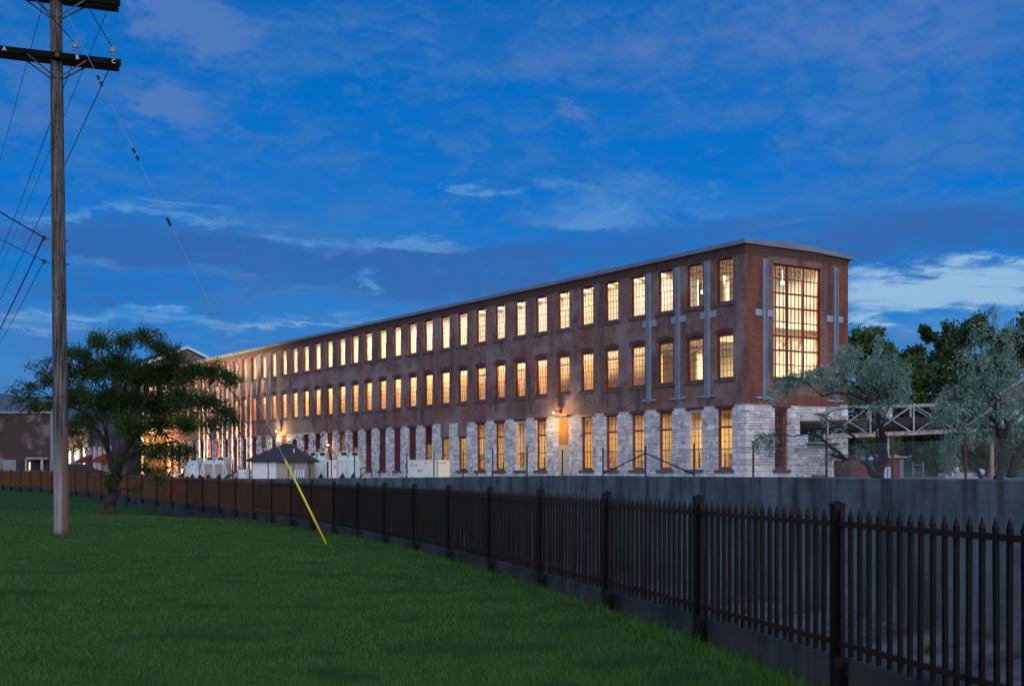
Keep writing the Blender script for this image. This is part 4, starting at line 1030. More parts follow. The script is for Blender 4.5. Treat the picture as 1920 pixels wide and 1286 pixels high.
m_ = MB(); m_.tube([GA-Vector((0, 0, .1)), GA+(GT-GA).normalized()*.3], .012, 6); m_.build('anchor_rod', 'strap', gw, world=True)

# ------------------------------------------------------------------ trees
def leaves(name, C, D, size, width, mat, parent, up=0.5):
    n = len(C); D = D/np.maximum(np.linalg.norm(D, axis=1, keepdims=True), 1e-6)
    Nn = RNG.normal(size=(n, 3)); Nn[:, 2] += up; S = np.cross(D, Nn); S /= np.maximum(np.linalg.norm(S, axis=1, keepdims=True), 1e-6)
    L = size*RNG.uniform(.65, 1.3, (n, 1)); W = width*RNG.uniform(.7, 1.2, (n, 1))
    Nv = np.cross(S, D)
    V = np.stack([C, C+D*L*.5+S*W+Nv*W*.3, C+D*L, C+D*L*.5-S*W+Nv*W*.3], 1)
    me = fast_mesh(name, V.reshape(-1, 3), np.arange(n*4).reshape(-1, 4), mat); me.transform(world_of(parent).inverted())
    return link(name, me, parent)
def wiggle(pts, k, amp):                               # resample a polyline with small kinks
    pts = [Vector(p) for p in pts]; out = []
    for a, b in zip(pts, pts[1:]):
        for i in range(k):
            t = i/k; v = a.lerp(b, t)
            if out: v += Vector((random.gauss(0, amp), random.gauss(0, amp), random.gauss(0, amp)))
            out.append(v)
    out.append(pts[-1]); return out
def tree(name, base_px, Y, limbs, clumps, leaf, label, cat, bark, mat, droop=0.0, bare=(), group=None, depth=0.8, twig_r=.006, z=None, cname='crown', up=0.5, seg=0.5, dens=1.5):
    random.seed(int(base_px[0]*7+Y)); base = at(*base_px, Y)
    if z is not None: base.z = z
    o = empty(name, base); tag(o, label, cat, group); tb = MB(); nodes = []
    for pts, r0, r1 in limbs:
        P3 = []; y = 0.0
        for i, q in enumerate(pts):
            dy = q[2] if len(q) > 2 else 0.0
            P3.append(at(q[0], q[1], Y+dy))
        if pts[0][:2] == tuple(base_px): P3[0].z = base.z-.12
        W = wiggle(P3, 4, r0*.25); n = len(W); rad = [(r0+(r1-r0)*(i/(n-1))**.8)*random.uniform(.93, 1.07) for i in range(n)]
        if P3[0].z < base.z+.05: rad[0] *= 1.45; rad[1] *= 1.12
        tb.tube(W, rad, 9 if r0 > .04 else 6); nodes += [(v, r) for v, r in zip(W[n//4:], rad[n//4:])]
    C, D = [], []
    def spray(a, b, cnt, spread, lsp):
        a, b = Vector(a), Vector(b); d = b-a
        for _ in range(cnt):
            t = random.uniform(.15, 1.05); p = a+d*t+Vector((random.gauss(0, lsp), random.gauss(0, lsp), random.gauss(0, lsp)-droop*t*t*.5))
            C.append(p); v = d.normalized()*.8+Vector((random.gauss(0, .6), random.gauss(0, .6), random.gauss(0, .5)-droop)); D.append(v)
    for cl_ in clumps:
        px, py, rx, ry, cnt = cl_[:5]; dy = cl_[5] if len(cl_) > 5 else random.uniform(-depth, depth)
        cnt = int(cnt*dens); c = at(px, py, Y+dy); rr = (rx/F*Y, max(.35*depth, (rx+ry)/2/F*Y*.8), ry/F*Y)
        v, r = min(nodes, key=lambda q: (q[0]-c).length)
        m = v.lerp(c, .5)+Vector((random.gauss(0, .08), random.gauss(0, .08), abs(random.gauss(0, .1))))
        bw = wiggle([v, m, c], 3, .02); tb.tube(bw, [max(twig_r, min(r*.7, .03)*(1-i/len(bw)*.75)) for i in range(len(bw))], 5, cap=False)
        nt = max(4, cnt//45)
        for _ in range(nt):
            s = bw[random.randrange(len(bw)//2, len(bw))]
            while True:
                e = Vector((random.uniform(-1, 1), random.uniform(-1, 1), random.uniform(-1, 1)))
                if .25 < e.length < 1.0: break
            e *= random.uniform(.85, 1.15)
            q = c+Vector((e.x*rr[0], e.y*rr[1], e.z*rr[2]-droop*.15)); mid = s.lerp(q, .5)+Vector((0, 0, random.uniform(-.02, .1)))
            tb.tube([s, mid, q], [twig_r, twig_r*.7, twig_r*.4], 4, cap=False)
            spray(mid, q+(q-mid)*.25, int(cnt/nt*.72), 1, .055*seg*2); spray(s, mid, int(cnt/nt*.28), 1, .05*seg*2)
    for pts in bare:                                   # bare twiggy branches
        P3 = [at(q[0], q[1], Y+(q[2] if len(q) > 2 else 0)) for q in pts]; W = wiggle(P3, 3, .03); n = len(W)
        tb.tube(W, [.018*(1-i/n)+.005 for i in range(n)], 5, cap=False)
        for _ in range(14):
            i = random.randrange(1, n-1); a = W[i]; d = (W[i+1]-W[i-1]).normalized(); e = a+(d+Vector((random.gauss(0, .6), random.gauss(0, .6), random.gauss(0, .55)))).normalized()*random.uniform(.15, .5)
            tb.tube([a, a.lerp(e, .5)+Vector((random.gauss(0, .03),)*3), e], [.007, .005, .003], 4, cap=False)
    tb.build('trunk', bark, o, world=True, smooth=True)
    if C: leaves(cname, np.array([tuple(c) for c in C]), np.array([tuple(d) for d in D]), leaf[0], leaf[1], mat, o, up)
    return o

AP = [([(210, 962), (209, 940), (213, 912), (219, 893)], .21, .19),
      ([(217, 897), (209, 868), (203, 845), (193, 820), (178, 800, .3), (150, 770, .5), (110, 748, .6), (60, 738, .5)], .12, .015),
      ([(203, 845), (196, 800, -.3), (170, 750, -.6), (140, 710, -.7), (125, 668, -.6)], .075, .015),
      ([(219, 893), (228, 868), (240, 835), (246, 790, .2), (238, 725, .3), (232, 665, .3), (246, 630, .2)], .13, .012),
      ([(228, 868), (252, 848, -.3), (290, 832, -.6), (330, 828, -.9), (352, 838, -1)], .085, .012),
      ([(240, 838), (275, 800, .3), (325, 768, .6), (385, 758, .8), (440, 782, .8)], .08, .012),
      ([(246, 790, .2), (285, 735, -.4), (345, 715, -.7), (420, 702, -.8)], .06, .01),
      ([(242, 760, .2), (270, 700, .6), (300, 660, .8), (335, 650, .8)], .05, .01),
      ([(240, 800, .2), (205, 735, .8), (180, 680, 1.0), (188, 640, 1.0)], .05, .01)]
AC = [(188, 640, 26, 18, 500), (236, 640, 36, 20, 650), (268, 632, 30, 14, 500), (300, 648, 30, 18, 600), (325, 665, 25, 18, 500), (150, 668, 28, 16, 500), (128, 660, 16, 14, 250),
      (118, 706, 34, 18, 480), (80, 708, 18, 10, 160), (165, 700, 45, 30, 1500), (215, 690, 50, 32, 1900), (262, 700, 50, 35, 2000), (310, 705, 45, 32, 1700), (360, 700, 36, 24, 1100), (398, 694, 34, 18, 800), (425, 708, 22, 12, 420), (436, 716, 12, 8, 160),
      (140, 745, 45, 25, 1300), (190, 755, 50, 32, 2100), (240, 760, 55, 36, 2400), (295, 758, 50, 34, 2100), (345, 752, 42, 26, 1400), (395, 752, 30, 18, 600), (425, 775, 24, 14, 420), (440, 790, 16, 10, 200), (350, 790, 40, 20, 800), (400, 800, 26, 12, 260), (160, 790, 32, 20, 700), (135, 812, 16, 14, 250), (150, 840, 16, 10, 180),
      (245, 800, 40, 24, 1300), (300, 800, 40, 22, 1100), (265, 848, 24, 18, 500), (300, 850, 40, 18, 800), (335, 856, 32, 12, 480), (355, 846, 14, 10, 160), (275, 880, 18, 16, 260), (292, 900, 10, 20, 130), (262, 920, 8, 14, 70), (318, 888, 16, 10, 100), (208, 905, 12, 24, 220, -.2), (224, 870, 12, 24, 200, -.2), (55, 745, 20, 10, 60), (30, 760, 14, 8, 30), (90, 760, 20, 12, 130), (100, 722, 30, 14, 320), (60, 728, 24, 10, 170), (40, 748, 22, 10, 120), (75, 690, 16, 10, 110), (70, 770, 24, 12, 150), (120, 690, 24, 14, 300), (20, 735, 14, 8, 50)]
AB = [[(110, 748, .6), (70, 745, .6), (35, 752, .5), (8, 765, .4)], [(95, 745, .5), (60, 725, .4), (30, 715, .3), (10, 735, .3)], [(100, 750, .6), (75, 770, .6), (62, 790, .6), (45, 800, .6)], [(120, 745, .4), (100, 715, .2), (60, 690, .1), (45, 682, .1)], [(70, 745, .5), (35, 780, .5), (10, 790, .5)],
      [(385, 758, .8), (420, 790, .6), (440, 815, .5), (446, 845, .4)], [(370, 762, .7), (405, 800, .5), (425, 835, .4)], [(385, 758, .8), (430, 775, .9), (452, 805, .9), (458, 822, .9)], [(350, 765, .7), (385, 800, .3), (412, 850, .2)], [(400, 702, -.8), (440, 740, -.8), (458, 770, -.7)],
      [(185, 670, 1), (178, 640, 1), (182, 622, 1)], [(200, 660, .8), (196, 632, .8), (205, 618, .8)]]
tree('apple_tree', (210, 962), 43, AP, AC, (.078, .024), 'leafy old apple tree leaning over the fence at left of the lawn', 'tree', 'bark', 'apple', bare=AB, depth=1.4, dens=2.2, seg=.85, up=.15, z=float(lawn_z(-13.44, 43)))
tree('apple_tree', (-38, 950), 58, [([(-38, 950), (-36, 860), (-30, 815)], .16, .03)], [(-22, 815, 30, 18, 700), (-30, 790, 25, 20, 500), (-45, 800, 25, 25, 500)], (.12, .04), 'tree whose leaves just enter the left edge of the photo', 'tree', 'bark', 'apple', depth=1)

O1 = [([(1648, 893), (1656, 862), (1656, 820), (1648, 790), (1636, 765), (1622, 748), (1598, 738, -.2)], .115, .03),
      ([(1640, 893), (1625, 872), (1606, 858, -.2), (1585, 860, -.3), (1560, 852, -.4)], .075, .035),
      ([(1646, 880), (1636, 850), (1612, 828, -.3), (1585, 808, -.5), (1555, 788, -.6), (1535, 775, -.6)], .055, .012),
      ([(1622, 748), (1595, 737, -.3), (1565, 737, -.4), (1540, 742, -.5), (1525, 727, -.5), (1500, 712, -.5), (1472, 708, -.5)], .04, .01),
      ([(1585, 860, -.3), (1555, 835, -.4), (1532, 816, -.5), (1515, 812, -.5), (1490, 818, -.5), (1455, 814, -.5), (1430, 820, -.5)], .04, .008),
      ([(1640, 770), (1600, 765, .3), (1565, 768, .4), (1542, 782, .4)], .028, .01),
      ([(1650, 800), (1642, 730, .2), (1648, 680, .3), (1662, 650, .3)], .06, .01),
      ([(1636, 765), (1608, 715, .1), (1598, 680, .1), (1600, 650, .1)], .045, .01), ([(1650, 800), (1680, 730, .4), (1690, 690, .4)], .04, .01), ([(1612, 720, .1), (1570, 712, 0), (1545, 700, 0)], .03, .01),
      ([(1650, 870), (1645, 820, -.2), (1635, 790, -.3)], .05, .012)]
C1 = [(1478, 710, 22, 12, 500), (1505, 702, 30, 14, 900), (1540, 694, 30, 16, 900), (1477, 728, 10, 14, 260), (1442, 738, 16, 7, 240), (1460, 730, 10, 6, 100), (1568, 705, 30, 16, 900), (1555, 722, 25, 10, 400), (1570, 672, 20, 18, 420), (1598, 658, 30, 20, 900), (1606, 690, 36, 24, 1400), (1645, 655, 18, 18, 500), (1640, 690, 34, 26, 1500), (1670, 680, 26, 24, 900), (1692, 700, 20, 20, 600), (1668, 720, 36, 22, 1200), (1628, 728, 34, 18, 1000), (1600, 740, 24, 12, 400), (1690, 735, 20, 14, 420), (1650, 755, 26, 14, 500), (1620, 792, 18, 12, 160), (1540, 776, 20, 10, 200), (1575, 796, 16, 10, 140), (1430, 818, 16, 10, 420), (1440, 838, 6, 10, 140), (1420, 826, 8, 8, 140), (1455, 812, 12, 6, 120), (1530, 812, 14, 10, 160), (1565, 848, 18, 8, 260), (1600, 850, 18, 8, 160), (1618, 838, 16, 14, 220), (1650, 628, 8, 14, 100), (1705, 690, 10, 10, 140)]
tree('olive_tree', (1648, 893), 31, O1, C1, (.080, .0105), 'silver-leaved olive tree with a low curved limb before the mill corner', 'tree', 'bark_grey', 'olive', droop=.35, depth=.55, group='silver olive trees on the channel wall', twig_r=.004, seg=.48, dens=1.15, z=-.16)
O2 = [([(1872, 894), (1878, 860), (1880, 828), (1874, 800), (1858, 785), (1830, 778, -.3), (1800, 782, -.4)], .10, .02),
      ([(1880, 830), (1890, 795, .2), (1912, 775, .3), (1935, 755, .3)], .06, .02), ([(1895, 894, .3), (1905, 860, .3), (1922, 825, .3), (1945, 790, .3)], .10, .03),
      ([(1878, 815), (1868, 760, .2), (1856, 715, .3), (1846, 680, .3), (1838, 640, .3), (1846, 610, .3), (1856, 578, .3)], .045, .008),
      ([(1866, 750, .2), (1890, 700, .4), (1905, 650, .5), (1900, 600, .5)], .035, .008), ([(1858, 785), (1820, 752, -.2), (1785, 745, -.3), (1765, 760, -.3)], .035, .01),
      ([(1842, 894, -.3), (1828, 876, -.3), (1816, 862, -.3)], .055, .03), ([(1830, 778, -.3), (1800, 800, -.4), (1780, 830, -.4), (1776, 855, -.4)], .025, .006),
      ([(1890, 795, .2), (1860, 762, -.3), (1830, 745, -.4)], .035, .008), ([(1874, 800), (1850, 800, -.4), (1830, 808, -.5)], .03, .008)]
C2 = [(1858, 580, 16, 12, 160), (1846, 600, 16, 14, 180), (1872, 612, 14, 10, 110), (1822, 612, 14, 10, 110), (1838, 640, 26, 18, 420), (1896, 606, 14, 8, 130), (1900, 632, 18, 18, 300), (1912, 620, 14, 10, 160), (1812, 660, 22, 14, 240), (1850, 668, 28, 20, 520), (1888, 668, 24, 20, 600), (1912, 690, 20, 24, 600), (1860, 700, 26, 18, 500), (1812, 696, 22, 14, 400), (1885, 712, 26, 18, 600), (1790, 732, 28, 14, 1100), (1768, 748, 22, 16, 900), (1820, 738, 26, 14, 900), (1850, 742, 24, 14, 700), (1762, 775, 22, 16, 800), (1790, 765, 28, 16, 700), (1835, 770, 22, 12, 400), (1890, 755, 22, 18, 700), (1914, 750, 18, 20, 600), (1806, 798, 26, 12, 900), (1840, 795, 22, 12, 700), (1785, 815, 18, 14, 700), (1776, 845, 14, 18, 600), (1770, 860, 10, 10, 240), (1862, 802, 16, 12, 420), (1895, 790, 18, 16, 400), (1915, 800, 16, 16, 400), (1795, 850, 12, 12, 200)]
tree('olive_tree', (1872, 894), 29.4, O2, C2, (.080, .0105), 'silver-leaved olive tree with several trunks at the right edge of the photo', 'tree', 'bark_grey', 'olive', droop=.5, depth=.6, group='silver olive trees on the channel wall', twig_r=.004, seg=.48, dens=.92, z=-.16)

# background trees beyond the mill: (px, base y, Y, crown cx, cy, rx, ry, leaves, mat, label)
BG = [(1655, 862, 114, 1650, 690, 44, 36, 4600, 'tree_mid', 'mid green tree between the rounded tree and the tall ragged tree'), (1700, 862, 116, 1706, 668, 24, 30, 2200, 'tree_dark', 'slim dark tree just left of the tall ragged tree'), (1870, 862, 118, 1872, 690, 50, 46, 4800, 'tree_mid', 'mid green tree filling the wood behind the second olive'), (1800, 862, 116, 1790, 690, 44, 40, 4400, 'tree_mid', 'mid green tree in front of the tall ragged tree'),
      (1700, 860, 120, 1690, 770, 60, 34, 5200, 'tree_dark', 'dark tree mass seen between the olive crowns, above the pipe'), (1775, 860, 121, 1775, 772, 60, 36, 5200, 'tree_dark', 'dark tree mass behind the pipe at the second bridge panel'),
      (1850, 860, 122, 1850, 776, 60, 38, 5200, 'tree_dark', 'dark tree mass low behind the second olive tree'), (1925, 860, 121, 1920, 770, 50, 44, 4800, 'tree_dark', 'dark tree mass cut by the right edge below the house'),
      (1690, 868, 108, 1690, 826, 60, 26, 4200, 'tree_dark', 'low dark thicket above the grass slope'), (1810, 868, 108, 1805, 826, 60, 28, 4200, 'tree_dark', 'low dark thicket behind the round green bush'), (1890, 868, 106, 1885, 822, 60, 32, 4200, 'tree_dark', 'low dark thicket behind the timber post'),
      (1600, 868, 108, 1604, 826, 32, 30, 2600, 'tree_dark', 'low dark thicket beside the mill end under the pipe'), (1625, 870, 104, 1622, 652, 50, 40, 5200, 'tree_mid', 'rounded dark tree just right of the mill behind the olive tree'),
      (1765, 860, 118, 1765, 650, 45, 48, 5600, 'tree_dark', 'tall dark tree with ragged left edge against the pale sky'),
      (1822, 860, 112, 1828, 640, 36, 55, 5000, 'tree_dark', 'tall dark tree in the middle of the right-hand wood'),
      (1905, 860, 110, 1905, 655, 40, 60, 5200, 'tree_dark', 'tall dark tree at the right edge behind the silver olive'),
      (1715, 860, 98, 1712, 710, 42, 40, 4600, 'tree_mid', 'mid green tree filling the gap above the pipe bridge'),
      (1660, 860, 100, 1668, 735, 40, 40, 4000, 'tree_mid', 'bushy green tree behind the left end of the pipe bridge'),
      (1790, 862, 96, 1790, 725, 48, 40, 4600, 'tree_dark', 'dark bushy tree behind the right end of the pipe bridge'),
      (1860, 862, 95, 1862, 735, 48, 42, 4600, 'tree_dark', 'dark bushy tree below the tall wood at right'),
      (1605, 866, 96, 1604, 760, 30, 46, 3400, 'bush', 'yellow-green tree against the right wall of the mill'),
      (1655, 876, 88, 1650, 822, 42, 34, 3600, 'bush', 'bush beneath the pipe bridge behind the red shed'),
      (1735, 850, 102, 1725, 815, 55, 28, 4200, 'tree_dark', 'black-green thicket beneath the middle of the pipe bridge'),
      (1762, 886, 70, 1762, 852, 32, 32, 3600, 'tree_mid', 'round green bush at the right of the grass slope'),
      (1850, 886, 68, 1846, 842, 40, 40, 4200, 'bush', 'olive-green bush behind the pale wooden post'),
      (1905, 886, 64, 1908, 838, 40, 44, 4200, 'bush', 'olive-green bush at the right edge behind the trunks')]
for (bx, by, Y, cx, cy, rx, ry, cnt, mt, lb_) in BG:
    random.seed(bx); cl_ = []
    K = 16
    for k in range(K):
        while True:
            ax, ay = random.uniform(-1, 1), random.uniform(-1, 1)
            if ax*ax+ay*ay < 1: break
        s = random.uniform(.22, .42); cl_.append((cx+ax*rx*.85, cy+ay*ry*.85, rx*s, ry*s*.9, cnt//K, random.uniform(-1, 1)*rx/F*Y*.7))
    big = by-cy; lim = [([(bx, by), ((bx+cx)/2, (by+cy)/2), (cx, cy)], .14 if big > 60 else .05, .05 if big > 60 else .02), ([((bx+cx)/2, (by+cy)/2), (cx-rx*.5, cy)], .06, .02), ([((bx+cx)/2, (by+cy)/2), (cx+rx*.5, cy-ry*.2)], .06, .02)]
    small = Y < 90
    p = at(bx, by, Y)
    tree('bush' if small else 'broadleaf_tree', (bx, by), Y, lim, cl_, ((.17, .07) if small else (.30, .14)), lb_, 'bush' if small else 'tree', 'bark', mt, group='bushes below the bridge' if small else 'trees on the slope beyond the mill', depth=1.0, twig_r=.02, z=yard_z(p.x, Y), dens=1.0, cname='foliage' if small else 'crown', seg=1.6)

# ------------------------------------------------------------------ right-hand background things
def bridge():
    A0, A1 = at(1552, 819, 64), at(1880, 805, 62); T0_, T1_ = at(1552, 764, 64), at(1880, 754, 62)
    o = empty('pipe_bridge', A0); tag(o, 'flaking white steel truss carrying a dark pipe out of the mill', 'pipe bridge')
    d = A1-A0; off = Vector((.25, 1.3, 0)); N = 4
    for s in (0, 1):
        m_ = MB(); m_.bar(A0+off*s, A1+off*s, .12, .16); m_.bar(A0+off*s+Vector((0, 0, .11)), A1+off*s+Vector((0, 0, .11)), .2, .03); m_.build('bottom_chord', 'truss_rust', o, world=True)
        m_ = MB(); m_.bar(T0_+off*s, T1_+off*s, .10, .09); m_.build('top_chord', 'truss', o, world=True)
        for k in range(N+1):
            a, b = A0.lerp(A1, k/N)+off*s, T0_.lerp(T1_, k/N)+off*s
            m_ = MB(); m_.bar(a, b, .07, .07, (0, 1, 0)); m_.build('upright', 'truss', o, world=True)
            if k < N:
                a2, b2 = A0.lerp(A1, (k+1)/N)+off*s, T0_.lerp(T1_, (k+1)/N)+off*s
                m_ = MB(); m_.bar(a, a.lerp(b2, .5).lerp(b.lerp(b2, .5), .5), .045, .045); mid = (a+b+a2+b2)/4
                m_ = MB(); m_.bar(a, mid, .05, .05); m_.bar(a2, mid, .05, .05); m_.bar(b, mid, .05, .05); m_.bar(b2, mid, .05, .05); m_.build('diagonal', 'truss', o, world=True)
    for k in range(9): a = A0.lerp(A1, k/8); m_ = MB(); m_.bar(a, a+off, .06, .06); m_.build('cross_tie', 'truss_rust', o, world=True)
    p0, p1 = at(1500, 806, 64.6), at(1880, 795, 62.6); m_ = MB(); m_.tube([p0+Vector((0, 0, .12)), p1+Vector((0, 0, .12))], .36, 16); m_.build('pipe', 'pipe', o, world=True, smooth=True)
    for px, y0 in ((1578, 757), (1662, 760)): m_ = MB(); a = at(px, y0, 63.4); m_.box((a.x, a.y, a.z-.6), (a.x+.3, a.y+.3, a.z-.05)); m_.build('junction_box', 'white_paint', o, world=True)
    for px in (1664, 1860):
        a = at(px, 815, 63.6); m_ = MB(); m_.bar(a, Vector((a.x, a.y, -.3)), .16, .16, (0, 1, 0)); m_.build('support_post', 'truss', o, world=True)
bridge()
def bx(name, px0, px1, y0, y1, Y, d, mat, label, cat):
    p, q = at(px0, y1, Y), at(px1, y0, Y); o = empty(name, ((p.x+q.x)/2, Y, p.z)); tag(o, label, cat); return o, p, q
def shed():
    Y = 42; o, p, q = bx('shed', 1662, 1694, 858, 894, Y, 1, '', 'small dark red shed behind the chain-link fence and olive trunk', 'shed')
    m_ = MB(); m_.box((p.x, Y, -.3), (q.x, Y+1.0, q.z)); m_.build('wall', 'shed_red', o, world=True)
    m_ = MB(); m_.prism([(p.x-.08, Y-.15, q.z), (q.x+.1, Y-.15, q.z), (q.x+.1, Y-.15, q.z+.04), (p.x-.08, Y-.15, q.z+.07)], (0, 1.3, 0)); m_.build('roof', 'tan', o, world=True)
    x = p.x+(q.x-p.x)*.42; m_ = MB(); m_.box((x, Y-.03, -.25), (x+.2, Y-.002, q.z-.06)); dd = m_.build('door', 'maroon', o, world=True)
    m_ = MB()
    for xx in (x-.05, x+.2, q.x-.06): m_.box((xx, Y-.045, -.25), (xx+.04, Y-.004, q.z-.05))
    m_.build('door_trim', 'cap', o, world=True)
shed()
def drums():
    for px, lbn in ((1659.5, 'pale blue drum at the left of the red shed'), (1667, 'pale blue drum standing right against the red shed')):
        a = at(px, 893, 40.5); a.z = -.2; o = empty('drum', a); tag(o, lbn, 'drum', 'pale drums by the shed')
        m_ = MB(); r = .055; m_.lathe([(0, 0), (r, 0), (r, .12), (r*1.06, .13), (r, .14), (r, .26), (r*1.06, .27), (r, .28), (r, .4), (0, .4)], (0, 0, 0), 14); m_.build('barrel', 'barrel', o, smooth=False)
drums()
def lowwall():
    Y = 60; p, q = at(1594, 894, Y), at(1650, 862, Y); m_ = MB(); m_.prism([(p.x, Y, -.4), (q.x, Y, -.4), (q.x, Y, .15), (p.x+.55, Y, q.z), (p.x, Y, q.z)], (0, 3, 0))
    tag(m_.build('lean_to', 'shed_red'), 'low maroon lean-to against the right end of the mill', 'lean-to')
lowwall()
def frame_gate():
    Y = 44; o, p, q = bx('gate_frame', 1712, 1731, 866, 893, Y, 1, '', 'small white post-and-rail frame on the grass right of the shed', 'frame')
    for x in (p.x, q.x): m_ = MB(); m_.tube([(x, Y, -.3), (x, Y, q.z)], .022, 8); m_.build('post', 'cap', o, world=True)
    for z in (q.z-.10, .02): m_ = MB(); m_.tube([(p.x, Y, z), (q.x, Y, z)], .012, 6); m_.build('rail', 'cap', o, world=True)
frame_gate()
def post():
    Y = 36; a = at(1858, 893, Y); b = at(1860, 822, Y); o = empty('timber_post', (a.x, Y, -.2)); tag(o, 'pale peeled timber post standing between the bushes at right', 'post')
    m_ = MB(); m_.tube([(a.x, Y, -.25), a.lerp(b, .5)+Vector((.02, 0, 0)), b], [.05, .045, .04], 10); m_.build('post', 'wood_lit', o, world=True, smooth=True)
post()
def machinery():
    Y = 38; c = at(1795, 884, Y); o = empty('scrap_machine', (c.x, Y, -.15)); tag(o, 'heap of old machine parts with a curved hood and white lever', 'machine')
    m_ = MB(); pts = [at(1776+13*(1-math.cos(t)), 886-17*math.sin(t), Y) for t in np.linspace(0, 2.2, 9)]
    for a, b in zip(pts, pts[1:]): m_.prism([a, b, b+Vector((0, 0, -.05)), a+Vector((0, 0, -.05))], (0, .5, 0))
    m_.build('hood', 'rust', o, world=True)
    m_ = MB(); a, b = at(1793, 879, Y-.1), at(1799, 887, Y-.1); m_.tube([a, b], [.055, .025], 10); m_.tube([a-Vector((0, .06, 0)), a+Vector((0, .04, 0))], .075, 12); m_.build('lever', 'white_paint', o, world=True)
    m_ = MB(); v = at(1784, 884, Y); m_.bar(v, at(1787, 892, Y), .06, .06); m_.build('strut', 'white_paint', o, world=True)
    m_ = MB(); p, q = at(1774, 894, Y), at(1840, 886, Y); m_.box((p.x, Y+.1, -.2), (q.x, Y+.7, q.z)); m_.build('bed_plate', 'steel', o, world=True)
    m_ = MB(); a = at(1838, 885, Y); m_.lathe([(.001, -.1), (.1, -.08), (.14, 0), (.1, .08), (.001, .1)], a, 12); m_.build('motor', 'barrel', o, world=True, smooth=True)
machinery()
def house():
    Y = 92; o, p, q = bx('house', 1878, 1960, 738, 800, Y, 1, '', 'pale-gabled house half hidden by the olive tree at right', 'house')
    m_ = MB(); xm = (p.x+q.x)/2; m_.prism([(p.x, Y, p.z-4), (q.x, Y, p.z-4), (q.x, Y, q.z), (xm, Y, q.z+1.0), (p.x, Y, q.z)], (0, 8, 0)); m_.build('wall', 'strap', o, world=True)
    m_ = MB()
    for a in (p.x-.3, q.x+.3): m_.prism([(a, Y-.4, q.z-.12), (xm, Y-.4, q.z+1.02), (xm, Y-.4, q.z+1.2), (a, Y-.4, q.z+.06)], (0, 8.8, 0))
    m_.build('roof', 'cap', o, world=True)
    m_ = MB(); m_.box((p.x+.8, Y-.04, p.z+.3), (p.x+1.6, Y-.004, p.z+1.3)); m_.build('window', 'steel', o, world=True)
house()
# hills
def hills(pts, Y, label, mat):
    m = []
    for k in range(6):
        t = k/5; m.append([(at(px, py, Y).x*(1+.2*t), Y+900*t*.6, -5+(at(px, py, Y).z+5)*math.sin(min(1, .12+t)*math.pi/2)) for px, py in pts])
    o = grid_mesh('hills', m, mat); tag(o, label, 'hill', kind='structure')
M['hill'] = simple('hazy_wooded_hill', (0.06, 0.095, 0.14), 0.95, var=0.25, scale=0.01)  # blue of the distant haze is put into the base colour
hills([(-700, 700), (-300, 660), (-60, 700), (0, 697), (30, 696), (60, 692), (95, 690), (130, 700), (170, 705), (240, 708), (330, 705), (420, 730), (600, 800), (900, 830)], 1400, 'dark blue wooded ridge on the left horizon', 'hill')

